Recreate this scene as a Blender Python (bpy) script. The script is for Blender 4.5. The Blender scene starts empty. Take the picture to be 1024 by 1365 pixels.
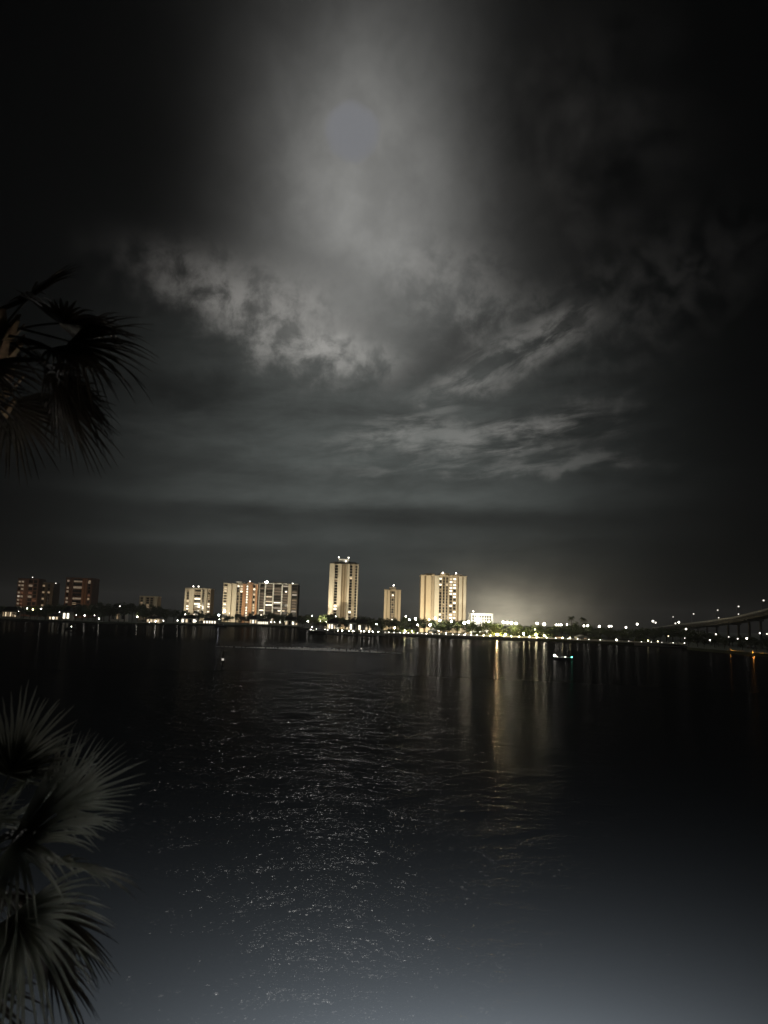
import bpy, bmesh, math, random
from mathutils import Vector, Matrix, Quaternion
R = math.radians
random.seed(11)
sc = bpy.context.scene
col = sc.collection

# ------------------------------------------------------------------ camera and the survey of the view
F = 1031.0
CAMZ = 12.0
PITCH, ROLL = 7.87, 1.8
CAM = Vector((0, 0, CAMZ))
RM = Matrix.Rotation(R(90 + PITCH), 3, 'X') @ Matrix.Rotation(R(ROLL), 3, 'Z')
cd = bpy.data.cameras.new('camera')
cam = bpy.data.objects.new('camera', cd)
col.objects.link(cam)
cam.matrix_world = Matrix.Translation(CAM) @ RM.to_4x4()
cd.sensor_fit = 'VERTICAL'
cd.sensor_height = 36.0
cd.lens = 36.0 * F / 1365.0
cd.clip_start = 0.1
cd.clip_end = 30000
sc.camera = cam
cd.dof.use_dof = True
cd.dof.focus_distance = 600
cd.dof.aperture_fstop = 1.3


def ray(px, py):
    return (RM @ Vector(((px - 512) / F, (682.5 - py) / F, -1))).normalized()


def hor(px):
    a, b = 700.0, 950.0
    for _ in range(40):
        m = (a + b) / 2
        if ray(px, m).z > 0:
            a = m
        else:
            b = m
    return a


def P(px, py, D):
    d = ray(px, py)
    return CAM + d * (D / d.y)


def gx(px, D):
    return P(px, hor(px), D).x


def W(px, py):
    d = ray(px, py)
    return CAM + d * (-CAMZ / d.z)


def interp(tab, x):
    if x <= tab[0][0]:
        return tab[0][1]
    for (a, fa), (b, fb) in zip(tab, tab[1:]):
        if x <= b:
            return fa + (fb - fa) * (x - a) / (b - a)
    return tab[-1][1]


ZG = 1.5
SHORE = [(-160, 745), (30, 728), (132, 690), (250, 760), (300, 785), (349, 850), (395, 800), (430, 640), (470, 600),
         (505, 585), (511, 575), (514, 562), (700, 556), (860, 505), (914, 500), (917, 442), (1024, 364), (1200, 285)]


def shore(px):
    return interp(SHORE, px)


# ------------------------------------------------------------------ mesh helper
class MB:
    def __init__(s):
        s.v, s.f = [], []

    def add(s, vs, fs):
        o = len(s.v)
        s.v += [tuple(v) for v in vs]
        s.f += [tuple(i + o for i in f) for f in fs]
        return s

    def box(s, x0, x1, y0, y1, z0, z1):
        return s.add([(x0, y0, z0), (x1, y0, z0), (x1, y1, z0), (x0, y1, z0), (x0, y0, z1), (x1, y0, z1), (x1, y1, z1), (x0, y1, z1)],
                     [(0, 3, 2, 1), (4, 5, 6, 7), (0, 1, 5, 4), (1, 2, 6, 5), (2, 3, 7, 6), (3, 0, 4, 7)])

    def tube(s, pts, rads, n=8, cap=True):
        pts = [Vector(p) for p in pts]
        if not isinstance(rads, (list, tuple)):
            rads = [rads] * len(pts)
        vs, fs = [], []
        for i, p in enumerate(pts):
            t = (pts[min(i + 1, len(pts) - 1)] - pts[max(i - 1, 0)]).normalized()
            u = t.orthogonal().normalized() if i == 0 else (u - t * u.dot(t)).normalized()
            w = t.cross(u)
            for k in range(n):
                a = 2 * math.pi * k / n
                vs.append(p + (u * math.cos(a) + w * math.sin(a)) * rads[i])
        for i in range(len(pts) - 1):
            for k in range(n):
                k2 = (k + 1) % n
                fs.append((i * n + k, i * n + k2, (i + 1) * n + k2, (i + 1) * n + k))
        if cap:
            fs.append(tuple(range(n))[::-1])
            fs.append(tuple((len(pts) - 1) * n + k for k in range(n)))
        return s.add(vs, fs)

    def ball(s, c, r, nu=10, nv=6, sz=1.0):
        vs, fs = [(c[0], c[1], c[2] - r * sz)], []
        for j in range(1, nv):
            t = math.pi * j / nv
            for i in range(nu):
                a = 2 * math.pi * i / nu
                vs.append((c[0] + r * math.sin(t) * math.cos(a), c[1] + r * math.sin(t) * math.sin(a), c[2] - r * sz * math.cos(t)))
        vs.append((c[0], c[1], c[2] + r * sz))
        for i in range(nu):
            fs.append((0, 1 + (i + 1) % nu, 1 + i))
            fs.append((len(vs) - 1, 1 + (nv - 2) * nu + i, 1 + (nv - 2) * nu + (i + 1) % nu))
        for j in range(nv - 2):
            for i in range(nu):
                a, b = 1 + j * nu + i, 1 + j * nu + (i + 1) % nu
                fs.append((a, b, b + nu, a + nu))
        return s.add(vs, fs)

    def prism(s, poly, y0, y1):
        n = len(poly)
        return s.add([(x, y0, z) for x, z in poly] + [(x, y1, z) for x, z in poly],
                     [tuple(range(n)), tuple(range(n, 2 * n))[::-1]] + [(i, i + n, (i + 1) % n + n, (i + 1) % n) for i in range(n)])

    def loft(s, rings, closed=True):
        n = len(rings[0])
        vs = [v for r in rings for v in r]
        fs = []
        for i in range(len(rings) - 1):
            for k in range(n if closed else n - 1):
                k2 = (k + 1) % n
                fs.append((i * n + k, i * n + k2, (i + 1) * n + k2, (i + 1) * n + k))
        if closed:
            fs += [tuple(range(n))[::-1], tuple((len(rings) - 1) * n + k for k in range(n))]
        return s.add(vs, fs)

    def mesh(s, name, mat, smooth=False):
        me = bpy.data.meshes.new(name)
        me.from_pydata(s.v, [], s.f)
        if smooth:
            me.polygons.foreach_set('use_smooth', [True] * len(me.polygons))
        me.update()
        if mat:
            me.materials.append(mat)
        return me

    def build(s, name, mat, parent=None, loc=None, smooth=False):
        return link(name, s.mesh(name, mat, smooth), parent, loc)


def link(name, me, parent=None, loc=None):
    o = bpy.data.objects.new(name, me)
    col.objects.link(o)
    if parent:
        o.parent = parent
    if loc is not None:
        o.location = loc
    return o


def tag(o, label, cat, group=None):
    o['label'] = label
    o['category'] = cat
    if group:
        o['group'] = group
    return o


def thing(name, label, cat, loc, rz=0.0, group=None):
    o = link(name, None, None, loc)
    o.rotation_euler = (0, 0, rz)
    o.empty_display_size = 0.5
    return tag(o, label, cat, group)


def dup(o, parent=None):
    c = o.copy()
    col.objects.link(c)
    c.parent = parent
    for ch in list(o.children):
        dup(ch, c)
    return c


def kind(o, k):
    o['kind'] = k
    return o


# ------------------------------------------------------------------ materials
def ramp_mat(name, c0, c1, scale, rough=0.8, bump=0.0, detail=5, stretch=None, spec=0.3):
    m = bpy.data.materials.new(name)
    m.use_nodes = True
    nt = m.node_tree
    b = nt.nodes['Principled BSDF']
    tc = nt.nodes.new('ShaderNodeTexCoord')
    n = nt.nodes.new('ShaderNodeTexNoise')
    n.inputs['Scale'].default_value = scale
    n.inputs['Detail'].default_value = detail
    if stretch:
        mp = nt.nodes.new('ShaderNodeMapping')
        mp.inputs['Scale'].default_value = stretch
        nt.links.new(tc.outputs['Object'], mp.inputs[0])
        nt.links.new(mp.outputs[0], n.inputs['Vector'])
    else:
        nt.links.new(tc.outputs['Object'], n.inputs['Vector'])
    r = nt.nodes.new('ShaderNodeValToRGB')
    r.color_ramp.elements[0].position = 0.3
    r.color_ramp.elements[1].position = 0.7
    r.color_ramp.elements[0].color = (*c0, 1)
    r.color_ramp.elements[1].color = (*c1, 1)
    nt.links.new(n.outputs[0], r.inputs[0])
    nt.links.new(r.outputs[0], b.inputs['Base Color'])
    b.inputs['Roughness'].default_value = rough
    b.inputs['Specular IOR Level'].default_value = spec
    if bump:
        bp = nt.nodes.new('ShaderNodeBump')
        bp.inputs['Strength'].default_value = bump
        bp.inputs['Distance'].default_value = 0.05
        nt.links.new(n.outputs[0], bp.inputs['Height'])
        nt.links.new(bp.outputs[0], b.inputs['Normal'])
    return m


def glow_mat(name, c, s, var=0.0):
    m = bpy.data.materials.new(name)
    m.use_nodes = True
    nt = m.node_tree
    nt.nodes.clear()
    e = nt.nodes.new('ShaderNodeEmission')
    e.inputs[0].default_value = (*c, 1)
    e.inputs[1].default_value = s
    if var:
        tc = nt.nodes.new('ShaderNodeTexCoord')
        n = nt.nodes.new('ShaderNodeTexNoise')
        n.inputs['Scale'].default_value = 0.9
        mr = nt.nodes.new('ShaderNodeMapRange')
        mr.inputs['From Min'].default_value = 0.3
        mr.inputs['From Max'].default_value = 0.7
        mr.inputs['To Min'].default_value = s * (1 - var)
        mr.inputs['To Max'].default_value = s * (1 + var)
        nt.links.new(tc.outputs['Object'], n.inputs['Vector'])
        nt.links.new(n.outputs[0], mr.inputs[0])
        nt.links.new(mr.outputs[0], e.inputs[1])
    o = nt.nodes.new('ShaderNodeOutputMaterial')
    nt.links.new(e.outputs[0], o.inputs[0])
    return m


def leaf_mat(name, c0, c1, scale, trans=0.3, rough=0.5):
    m = ramp_mat(name, c0, c1, scale, rough, 0, 4)
    nt = m.node_tree
    b = nt.nodes['Principled BSDF']
    t = nt.nodes.new('ShaderNodeBsdfTranslucent')
    mx = nt.nodes.new('ShaderNodeMixShader')
    mx.inputs[0].default_value = trans
    src = b.inputs['Base Color'].links[0].from_socket
    nt.links.new(src, t.inputs[0])
    nt.links.new(b.outputs[0], mx.inputs[1])
    nt.links.new(t.outputs[0], mx.inputs[2])
    nt.links.new(mx.outputs[0], nt.nodes['Material Output'].inputs[0])
    return m


M = {}
M['cream'] = ramp_mat('cream_stucco', (0.52, 0.46, 0.36), (0.62, 0.55, 0.44), 0.25, 0.85, stretch=(1, 1, 0.15))
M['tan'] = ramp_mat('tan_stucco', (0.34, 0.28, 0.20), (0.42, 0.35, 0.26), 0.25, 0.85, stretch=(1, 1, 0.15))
M['sand'] = ramp_mat('sand_stucco', (0.50, 0.40, 0.27), (0.58, 0.47, 0.33), 0.25, 0.85, stretch=(1, 1, 0.15))
M['salmon'] = ramp_mat('salmon_stucco', (0.46, 0.24, 0.13), (0.56, 0.31, 0.17), 0.25, 0.85, stretch=(1, 1, 0.15))
M['rust'] = ramp_mat('rust_stucco', (0.18, 0.105, 0.07), (0.25, 0.15, 0.105), 0.25, 0.85, stretch=(1, 1, 0.15))
M['olive'] = ramp_mat('olive_stucco', (0.13, 0.11, 0.07), (0.18, 0.15, 0.10), 0.25, 0.85)
M['shadowtan'] = ramp_mat('recess_shade_stucco', (0.20, 0.15, 0.09), (0.27, 0.20, 0.12), 0.25, 0.85, stretch=(1, 1, 0.15))  # tan made darker for the recesses: their shade is put into the colour
M['darkwall'] = ramp_mat('grey_brown_stucco', (0.07, 0.06, 0.05), (0.11, 0.09, 0.07), 0.25, 0.85)
M['white'] = ramp_mat('white_render', (0.66, 0.65, 0.60), (0.78, 0.77, 0.72), 0.4, 0.8)
M['glass'] = ramp_mat('dark_window_glass', (0.012, 0.012, 0.012), (0.03, 0.028, 0.025), 0.5, 0.15, spec=0.5)
M['dim'] = glow_mat('dim_lit_window', (1.0, 0.72, 0.42), 0.22, 0.5)
M['warm'] = glow_mat('warm_lit_window', (1.0, 0.80, 0.52), 0.9, 0.4)
M['bright'] = glow_mat('bright_lit_window', (1.0, 0.90, 0.70), 2.2, 0.4)
M['faint'] = glow_mat('faint_lit_window', (1.0, 0.75, 0.5), 0.16, 0.5)
M['soft'] = glow_mat('soft_lit_window', (1.0, 0.85, 0.66), 0.42, 0.4)
M['redwin'] = glow_mat('red_lit_window', (1.0, 0.42, 0.22), 0.08, 0.5)
M['concrete'] = ramp_mat('pale_concrete', (0.34, 0.33, 0.30), (0.46, 0.45, 0.41), 0.6, 0.9, 0.3)
M['wallcap'] = ramp_mat('white_painted_concrete', (0.62, 0.60, 0.52), (0.76, 0.74, 0.66), 0.6, 0.85)
M['bridgeconcrete'] = ramp_mat('dark_bridge_concrete', (0.10, 0.095, 0.085), (0.18, 0.17, 0.15), 0.3, 0.9)  # even, darker grey than the other concrete
M['asphalt'] = ramp_mat('asphalt', (0.04, 0.04, 0.04), (0.06, 0.06, 0.06), 2, 0.9)
M['grass'] = ramp_mat('dark_grass', (0.025, 0.04, 0.015), (0.05, 0.07, 0.025), 0.3, 0.95)
M['sandy'] = ramp_mat('sand', (0.25, 0.2, 0.13), (0.33, 0.27, 0.18), 0.4, 0.95)
M['steel'] = ramp_mat('galvanised_steel', (0.28, 0.28, 0.28), (0.4, 0.4, 0.4), 3, 0.5)
M['darksteel'] = ramp_mat('dark_steel', (0.03, 0.03, 0.03), (0.06, 0.06, 0.06), 3, 0.5)
M['timber'] = ramp_mat('wet_timber', (0.03, 0.024, 0.018), (0.07, 0.055, 0.04), 2, 0.85, 0.4, stretch=(6, 6, 0.6))
M['roof'] = ramp_mat('dark_roof_shingle', (0.03, 0.028, 0.026), (0.06, 0.055, 0.05), 1.0, 0.95)
M['hullwhite'] = ramp_mat('white_gelcoat', (0.62, 0.62, 0.6), (0.72, 0.72, 0.7), 1, 0.25, spec=0.5)
M['hulldark'] = ramp_mat('dark_hull_paint', (0.012, 0.014, 0.02), (0.025, 0.028, 0.035), 1, 0.3, spec=0.5)
M['carpaint'] = ramp_mat('dark_car_paint', (0.015, 0.016, 0.02), (0.03, 0.03, 0.035), 2, 0.25, spec=0.6)
M['rubber'] = ramp_mat('black_rubber', (0.01, 0.01, 0.01), (0.02, 0.02, 0.02), 5, 0.9)
M['reflector'] = glow_mat('marker_band_glow', (1, 0.95, 0.85), 1.2)  # glow standing in for light thrown back by the marker band
M['bark'] = ramp_mat('tree_bark', (0.05, 0.04, 0.03), (0.10, 0.08, 0.06), 3, 0.95, 0.5, stretch=(4, 4, 0.7))
M['leaf'] = leaf_mat('shore_foliage', (0.055, 0.075, 0.03), (0.13, 0.155, 0.065), 0.35, 0.25)
M['leaflit'] = leaf_mat('shore_foliage_lit', (0.09, 0.12, 0.035), (0.19, 0.23, 0.08), 0.35, 0.25)  # paler leaf copy; part of the park lamps' light is put into its colour
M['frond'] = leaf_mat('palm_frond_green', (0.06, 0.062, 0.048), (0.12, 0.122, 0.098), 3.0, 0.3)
M['frondlit'] = leaf_mat('palm_frond_lit', (0.18, 0.185, 0.155), (0.31, 0.31, 0.265), 3.0, 0.45)  # paler, more see-through copy: near light on the lower palm put into its colour
M['fronddryshade'] = leaf_mat('palm_frond_dry_shade', (0.022, 0.017, 0.013), (0.055, 0.042, 0.03), 3.0, 0.25, 0.7)  # dry fronds, and the upper palm's green ones with shade put into the colour
M['palmtrunk'] = ramp_mat('palm_trunk', (0.10, 0.07, 0.045), (0.24, 0.17, 0.10), 6, 0.95, 0.8, stretch=(1, 1, 5))
M['boot'] = ramp_mat('palm_boot', (0.12, 0.07, 0.04), (0.24, 0.15, 0.08), 8, 0.9, 0.5)
M['foam'] = leaf_mat('water_foam', (0.85, 0.85, 0.85), (0.95, 0.95, 0.95), 0.8, 0.85, 0.9)
LC = {'m': (1.0, 0.88, 0.62), 'w': (1.0, 0.93, 0.80), 'c': (0.90, 0.95, 1.0), 'y': (1.0, 0.86, 0.48), 'o': (1.0, 0.72, 0.34), 'g': (0.10, 1.0, 0.62), 's': (1.0, 0.42, 0.08)}
_lamps = {}


def lampmat(c, s):
    s = s * (6.5 if c == 'o' else 2.2 if c == 'y' else 1.5 if c == 'm' else 0.85)
    k = (c, s)
    if k not in _lamps:
        _lamps[k] = glow_mat('lamp_glow', LC[c], s)
    return _lamps[k]


# ------------------------------------------------------------------ moon direction, sun lamp, sky
MOON = (470, 176)
md = ray(*MOON)
mel = math.asin(md.z)
maz = math.atan2(md.x, md.y)
sel = mel - R(3.2)
sd = Vector((math.cos(sel) * math.sin(maz), math.cos(sel) * math.cos(maz), math.sin(sel)))
sl = bpy.data.lights.new('moonlight', 'SUN')
sl.energy = 0.27
sl.angle = R(0.6)
sl.color = (1.0, 0.97, 0.92)
so = bpy.data.objects.new('moonlight', sl)
col.objects.link(so)
so.rotation_euler = (-sd).to_track_quat('-Z', 'Y').to_euler()
so.location = (0, 100, 200)

w = bpy.data.worlds.new('World')
sc.world = w
w.use_nodes = True
wt = w.node_tree
wt.nodes.clear()


class S:
    """a shader socket or a number with arithmetic"""
    def __init__(s, v):
        s.v = v

    def op(s, o, other=None, third=None):
        n = wt.nodes.new('ShaderNodeMath')
        n.operation = o
        for i, x in enumerate((s, other, third)):
            if x is None:
                continue
            x = x.v if isinstance(x, S) else x
            if isinstance(x, (int, float)):
                n.inputs[i].default_value = x
            else:
                wt.links.new(x, n.inputs[i])
        return S(n.outputs[0])

    def __add__(s, o): return s.op('ADD', o)
    __radd__ = __add__
    def __sub__(s, o): return s.op('SUBTRACT', o)
    def __rsub__(s, o): return S(o).op('SUBTRACT', s)
    def __mul__(s, o): return s.op('MULTIPLY', o)
    __rmul__ = __mul__
    def __truediv__(s, o): return s.op('DIVIDE', o)

    def ss(s, a, b):
        n = wt.nodes.new('ShaderNodeMapRange')
        n.interpolation_type = 'SMOOTHSTEP'
        wt.links.new(s.v, n.inputs[0])
        n.inputs[1].default_value = a
        n.inputs[2].default_value = b
        return S(n.outputs[0])


def combine(x, y, z):
    n = wt.nodes.new('ShaderNodeCombineXYZ')
    for i, q in enumerate((x, y, z)):
        q = q.v if isinstance(q, S) else q
        if isinstance(q, (int, float)):
            n.inputs[i].default_value = q
        else:
            wt.links.new(q, n.inputs[i])
    return n.outputs[0]


def noise(vec, scale, detail=6, rough=0.55, dist=0.0):
    n = wt.nodes.new('ShaderNodeTexNoise')
    wt.links.new(vec, n.inputs['Vector'])
    n.inputs['Scale'].default_value = scale
    n.inputs['Detail'].default_value = detail
    n.inputs['Roughness'].default_value = rough
    n.inputs['Distortion'].default_value = dist
    return S(n.outputs[0])


tc = wt.nodes.new('ShaderNodeTexCoord')
sp = wt.nodes.new('ShaderNodeSeparateXYZ')
wt.links.new(tc.outputs['Generated'], sp.inputs[0])
DX, DY, DZ = S(sp.outputs[0]), S(sp.outputs[1]), S(sp.outputs[2])
AZ = DX.op('ARCTAN2', DY) * 57.29578
EL = DZ.op('ARCSINE') * 57.29578


def azel(px, py):
    d = ray(px, py)
    return math.degrees(math.atan2(d.x, d.y)), math.degrees(math.asin(d.z))


def blob(px, py, sx, sy, rot=0.0, power=1.0, az=None, el=None):
    """gaussian patch of sky; size given as photograph pixels and turned into degrees of arc"""
    a0, e0 = azel(px, py)
    kx = abs(azel(px + 10, py)[0] - azel(px - 10, py)[0]) / 20
    ky = abs(azel(px, py - 10)[1] - azel(px, py + 10)[1]) / 20
    c, s_ = math.cos(R(rot)), math.sin(R(rot))
    u = ((az or AZ) - a0) * (1 / kx)
    v = ((el or EL) - e0) * (1 / ky)
    p = (u * c + v * s_) * (1 / sx)
    q = (v * c - u * s_) * (1 / sy)
    r2 = p * p + q * q
    if power != 1.0:
        r2 = r2.op('POWER', power)
    return (r2 * -0.5).op('EXPONENT')


# cloud deck coordinates: the direction projected on a flat layer overhead
inv = 1.0
cz = DZ.op('MAXIMUM', 0.0) + 0.16
CP = combine(DX / cz, DY / cz, 0.0)
CA = combine(AZ * 0.05, EL * 0.05, 0.0)
CB = combine(AZ * 0.035, EL * 0.16, 3.0)
nA = noise(CP, 2.2, 9, 0.58, 0.2)
nB = noise(CA, 9.0, 10, 0.62, 0.25)        # fine puffs
nE = noise(CA, 3.6, 6, 0.55, 0.2)         # cloud bodies
nC = noise(CB, 2.6, 9, 0.6, 0.3)          # level streaks


def rotcoord(deg, ku, kv, off):
    c, s_ = math.cos(R(deg)), math.sin(R(deg))
    return combine((AZ * c + EL * s_) * ku, (EL * c - AZ * s_) * kv, off)


nS = noise(rotcoord(24, 0.06, 0.17, 7.0), 4.0, 10, 0.62, 0.35)    # rising wisps
nT = noise(rotcoord(8, 0.05, 0.20, 11.0), 4.0, 10, 0.62, 0.35)     # flatter wisps
nF = noise(CA, 22.0, 6, 0.6, 0.1)
AZw = AZ + (nE - 0.5) * 5.0 + (nB - 0.5) * 3.5
ELw = EL + (nE - 0.5) * 4.0 + (nB - 0.5) * 3.0
puffy = nB.ss(0.34, 0.64) * 0.8 + 0.2
halo = blob(470, 172, 62, 62) * 0.034 + blob(474, 195, 84, 122) * 0.102 + blob(478, 330, 88, 88) * 0.135 + blob(490, 30, 125, 110) * 0.026 + blob(590, 300, 95, 140, 0, 1.0, AZw, ELw) * 0.045
halo = halo * (nE.ss(0.25, 0.75) * 0.35 + 0.82)
halo = halo * (1.0 - blob(780, 190, 120, 210, 10, 1.6, AZw, ELw) * 0.75) * (nF * 0.16 + 0.92)
veil = blob(520, 560, 215, 110, 0, 1.2) * 0.046 + blob(540, 655, 250, 70, 0, 1.2) * 0.030 + blob(270, 600, 110, 130) * 0.010
veil = veil * (nC.ss(0.25, 0.75) * 0.5 + nT.ss(0.3, 0.7) * 0.3 + 0.6) * (nF * 0.2 + 0.9)
puff1 = blob(398, 428, 98, 42, -20, 1.4, AZw, ELw) * (nB.ss(0.32, 0.64) * 0.78 + 0.22) * 0.160
puff1b = blob(270, 383, 70, 30, -14, 1.15, AZw, ELw) * puffy * 0.05
puff1c = blob(462, 468, 64, 20, -8, 1.8, AZw, ELw) * (nB.ss(0.32, 0.62) * 0.7 + 0.3) * 0.085
puff2 = blob(690, 470, 85, 26, 24, 2.0, AZw, ELw) * nS.ss(0.38, 0.62) * (nB * 0.6 + 0.7) * 0.082
puff2b = blob(605, 515, 45, 12, 14, 2.0, AZw, ELw) * nS.ss(0.3, 0.6) * 0.075
puff3 = blob(600, 585, 130, 17, 4, 1.8, AZ + (nE - 0.5) * 3.0, ELw) * nT.ss(0.36, 0.62) * (nB * 0.7 + 0.65) * 0.085
puff3b = blob(540, 562, 60, 14, 14, 1.8, AZw, ELw) * nT.ss(0.4, 0.64) * 0.06
puff4 = blob(610, 385, 85, 46, -25, 1.5, AZw, ELw) * nB.ss(0.36, 0.68) * 0.065
puff5 = blob(650, 622, 150, 11, 3, 1.6, AZ, ELw) * nT.ss(0.4, 0.62) * 0.05
puff6 = blob(740, 200, 120, 130, -30, 1.4, AZw, ELw) * nE.ss(0.32, 0.7) * (nB.ss(0.3, 0.7) * 0.5 + 0.5) * 0.014
puff7 = blob(800, 420, 130, 60, 20, 1.3, AZw, ELw) * nB.ss(0.36, 0.7) * 0.016
puff8 = blob(720, 575, 80, 22, 10, 1.6, AZw, ELw) * nT.ss(0.38, 0.64) * 0.05
low = blob(500, 700, 280, 70, 0, 1.2) * (nC.ss(0.3, 0.7) * 0.5 + 0.5) * 0.020 + blob(540, 790, 230, 50) * 0.028 + blob(430, 663, 230, 10, 1.5, 1.2, AZ, EL + (nC - 0.5) * 1.5) * 0.016 + blob(300, 718, 170, 8, 1.5, 1.2, AZ, EL + (nC - 0.5) * 1.2) * 0.014 + blob(240, 730, 190, 60) * 0.008
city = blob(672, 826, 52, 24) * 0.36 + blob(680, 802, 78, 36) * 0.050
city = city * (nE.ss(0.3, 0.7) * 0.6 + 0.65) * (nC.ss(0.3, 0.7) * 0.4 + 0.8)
dark = 1.0 - blob(540, 690, 230, 12, 0, 1.2, AZ, EL + (nC - 0.5) * 1.2) * 0.5
dark = dark * (1.0 - blob(250, 520, 60, 22, 0, 1.2, AZw, ELw) * 0.5)
hole = 1.0 - blob(600, 470, 55, 24, 25, 1.6, AZw, ELw) * 0.5
base = blob(470, 480, 420, 420) * 0.0022
vig = blob(505, 330, 330, 560, 0, 1.6) * 0.94 + 0.06
grey = (veil + low) * dark * hole * vig + base
cld = puff1 + puff1b + puff1c + puff2 + puff2b + puff3 + puff3b + puff4 + puff5 + puff6 + puff7 + puff8


def tint(s_, c):
    n = wt.nodes.new('ShaderNodeVectorMath')
    n.operation = 'SCALE'
    n.inputs[0].default_value = c
    wt.links.new(s_.v, n.inputs[3])
    return n.outputs[0]


def vadd(a, b):
    n = wt.nodes.new('ShaderNodeVectorMath')
    n.operation = 'ADD'
    wt.links.new(a, n.inputs[0])
    wt.links.new(b, n.inputs[1])
    return n.outputs[0]


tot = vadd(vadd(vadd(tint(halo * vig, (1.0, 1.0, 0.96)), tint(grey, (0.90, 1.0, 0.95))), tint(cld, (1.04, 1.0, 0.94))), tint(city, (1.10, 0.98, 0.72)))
sky = wt.nodes.new('ShaderNodeTexSky')
sky.sky_type = 'NISHITA'
sky.sun_disc = False
sky.sun_elevation = sel
sky.sun_rotation = maz
bg1 = wt.nodes.new('ShaderNodeBackground')
bg1.inputs[1].default_value = 0.00008
wt.links.new(sky.outputs[0], bg1.inputs[0])
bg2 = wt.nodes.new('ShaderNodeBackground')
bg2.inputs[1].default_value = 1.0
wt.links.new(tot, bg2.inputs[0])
ad = wt.nodes.new('ShaderNodeAddShader')
wt.links.new(bg1.outputs[0], ad.inputs[0])
wt.links.new(bg2.outputs[0], ad.inputs[1])
wo = wt.nodes.new('ShaderNodeOutputWorld')
wt.links.new(ad.outputs[0], wo.inputs[0])

# the moon: a far ball whose rim dissolves into the veil of cloud
mm = bpy.data.materials.new('veiled_moon')
mm.use_nodes = True
nt = mm.node_tree
nt.nodes.clear()
lw = nt.nodes.new('ShaderNodeLayerWeight')
lw.inputs[0].default_value = 0.5
tcm = nt.nodes.new('ShaderNodeTexCoord')
nm = nt.nodes.new('ShaderNodeTexNoise')
nm.inputs['Scale'].default_value = 0.004
nm.inputs['Detail'].default_value = 5
nt.links.new(tcm.outputs['Object'], nm.inputs['Vector'])
ma = nt.nodes.new('ShaderNodeMath')
ma.operation = 'MULTIPLY_ADD'
ma.inputs[1].default_value = 0.6
nt.links.new(nm.outputs[0], ma.inputs[0])
nt.links.new(lw.outputs['Facing'], ma.inputs[2])
mr = nt.nodes.new('ShaderNodeMapRange')
mr.interpolation_type = 'SMOOTHSTEP'
mr.inputs[1].default_value = 0.26
mr.inputs[2].default_value = 0.88
nt.links.new(ma.outputs[0], mr.inputs[0])
em = nt.nodes.new('ShaderNodeEmission')
em.inputs[0].default_value = (0.96, 0.98, 1.04, 1)
em.inputs[1].default_value = 0.186
tr = nt.nodes.new('ShaderNodeBsdfTransparent')
mx = nt.nodes.new('ShaderNodeMixShader')
nt.links.new(mr.outputs[0], mx.inputs[0])
nt.links.new(em.outputs[0], mx.inputs[1])
nt.links.new(tr.outputs[0], mx.inputs[2])
mo = nt.nodes.new('ShaderNodeOutputMaterial')
nt.links.new(mx.outputs[0], mo.inputs[0])
MR = 9000
moon = MB().ball((0, 0, 0), MR * 44 / F * 0.9, 64, 32).build('moon', mm, None, CAM + md * MR, True)
tag(moon, 'pale full moon glowing as a soft disc through the clouds', 'moon')

# ------------------------------------------------------------------ water and land
wm = bpy.data.materials.new('lagoon_water')
wm.use_nodes = True
nt = wm.node_tree
nt.nodes.remove(nt.nodes['Principled BSDF'])
wdif = nt.nodes.new('ShaderNodeBsdfDiffuse')          # light scattered back by the murky water itself
wdif.inputs[0].default_value = (0.020, 0.023, 0.026, 1)
wgl = nt.nodes.new('ShaderNodeBsdfGlossy')
wgl.inputs['Color'].default_value = (0.06, 0.06, 0.06, 1)
wgl.distribution = 'GGX'
wgl.inputs['Roughness'].default_value = 0.11
wfr = nt.nodes.new('ShaderNodeFresnel')
wfr.inputs[0].default_value = 1.12
wmx = nt.nodes.new('ShaderNodeMixShader')
nt.links.new(wfr.outputs[0], wmx.inputs[0])
nt.links.new(wdif.outputs[0], wmx.inputs[1])
nt.links.new(wgl.outputs[0], wmx.inputs[2])
nt.links.new(wmx.outputs[0], nt.nodes['Material Output'].inputs[0])
tcw = nt.nodes.new('ShaderNodeTexCoord')
# out in the open channel the breeze roughens the surface with ripples too fine to model
sxw = nt.nodes.new('ShaderNodeSeparateXYZ')
nt.links.new(tcw.outputs['Object'], sxw.inputs[0])
rmw = nt.nodes.new('ShaderNodeMapRange')
rmw.interpolation_type = 'SMOOTHSTEP'
rmw.inputs[1].default_value = 60
rmw.inputs[2].default_value = 260
rmw.inputs[3].default_value = 0.11
rmw.inputs[4].default_value = 0.17
nt.links.new(sxw.outputs[1], rmw.inputs[0])
# and in the lee of the far bank it lies calm
lee = nt.nodes.new('ShaderNodeMapRange')
lee.interpolation_type = 'SMOOTHSTEP'
lee.inputs[1].default_value = 300
lee.inputs[2].default_value = 430
lee.inputs[3].default_value = 1.0
lee.inputs[4].default_value = 0.38
nt.links.new(sxw.outputs[1], lee.inputs[0])
lmu = nt.nodes.new('ShaderNodeMath')
lmu.operation = 'MULTIPLY'
nt.links.new(rmw.outputs[0], lmu.inputs[0])
nt.links.new(lee.outputs[0], lmu.inputs[1])
nt.links.new(lmu.outputs[0], wgl.inputs['Roughness'])


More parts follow.
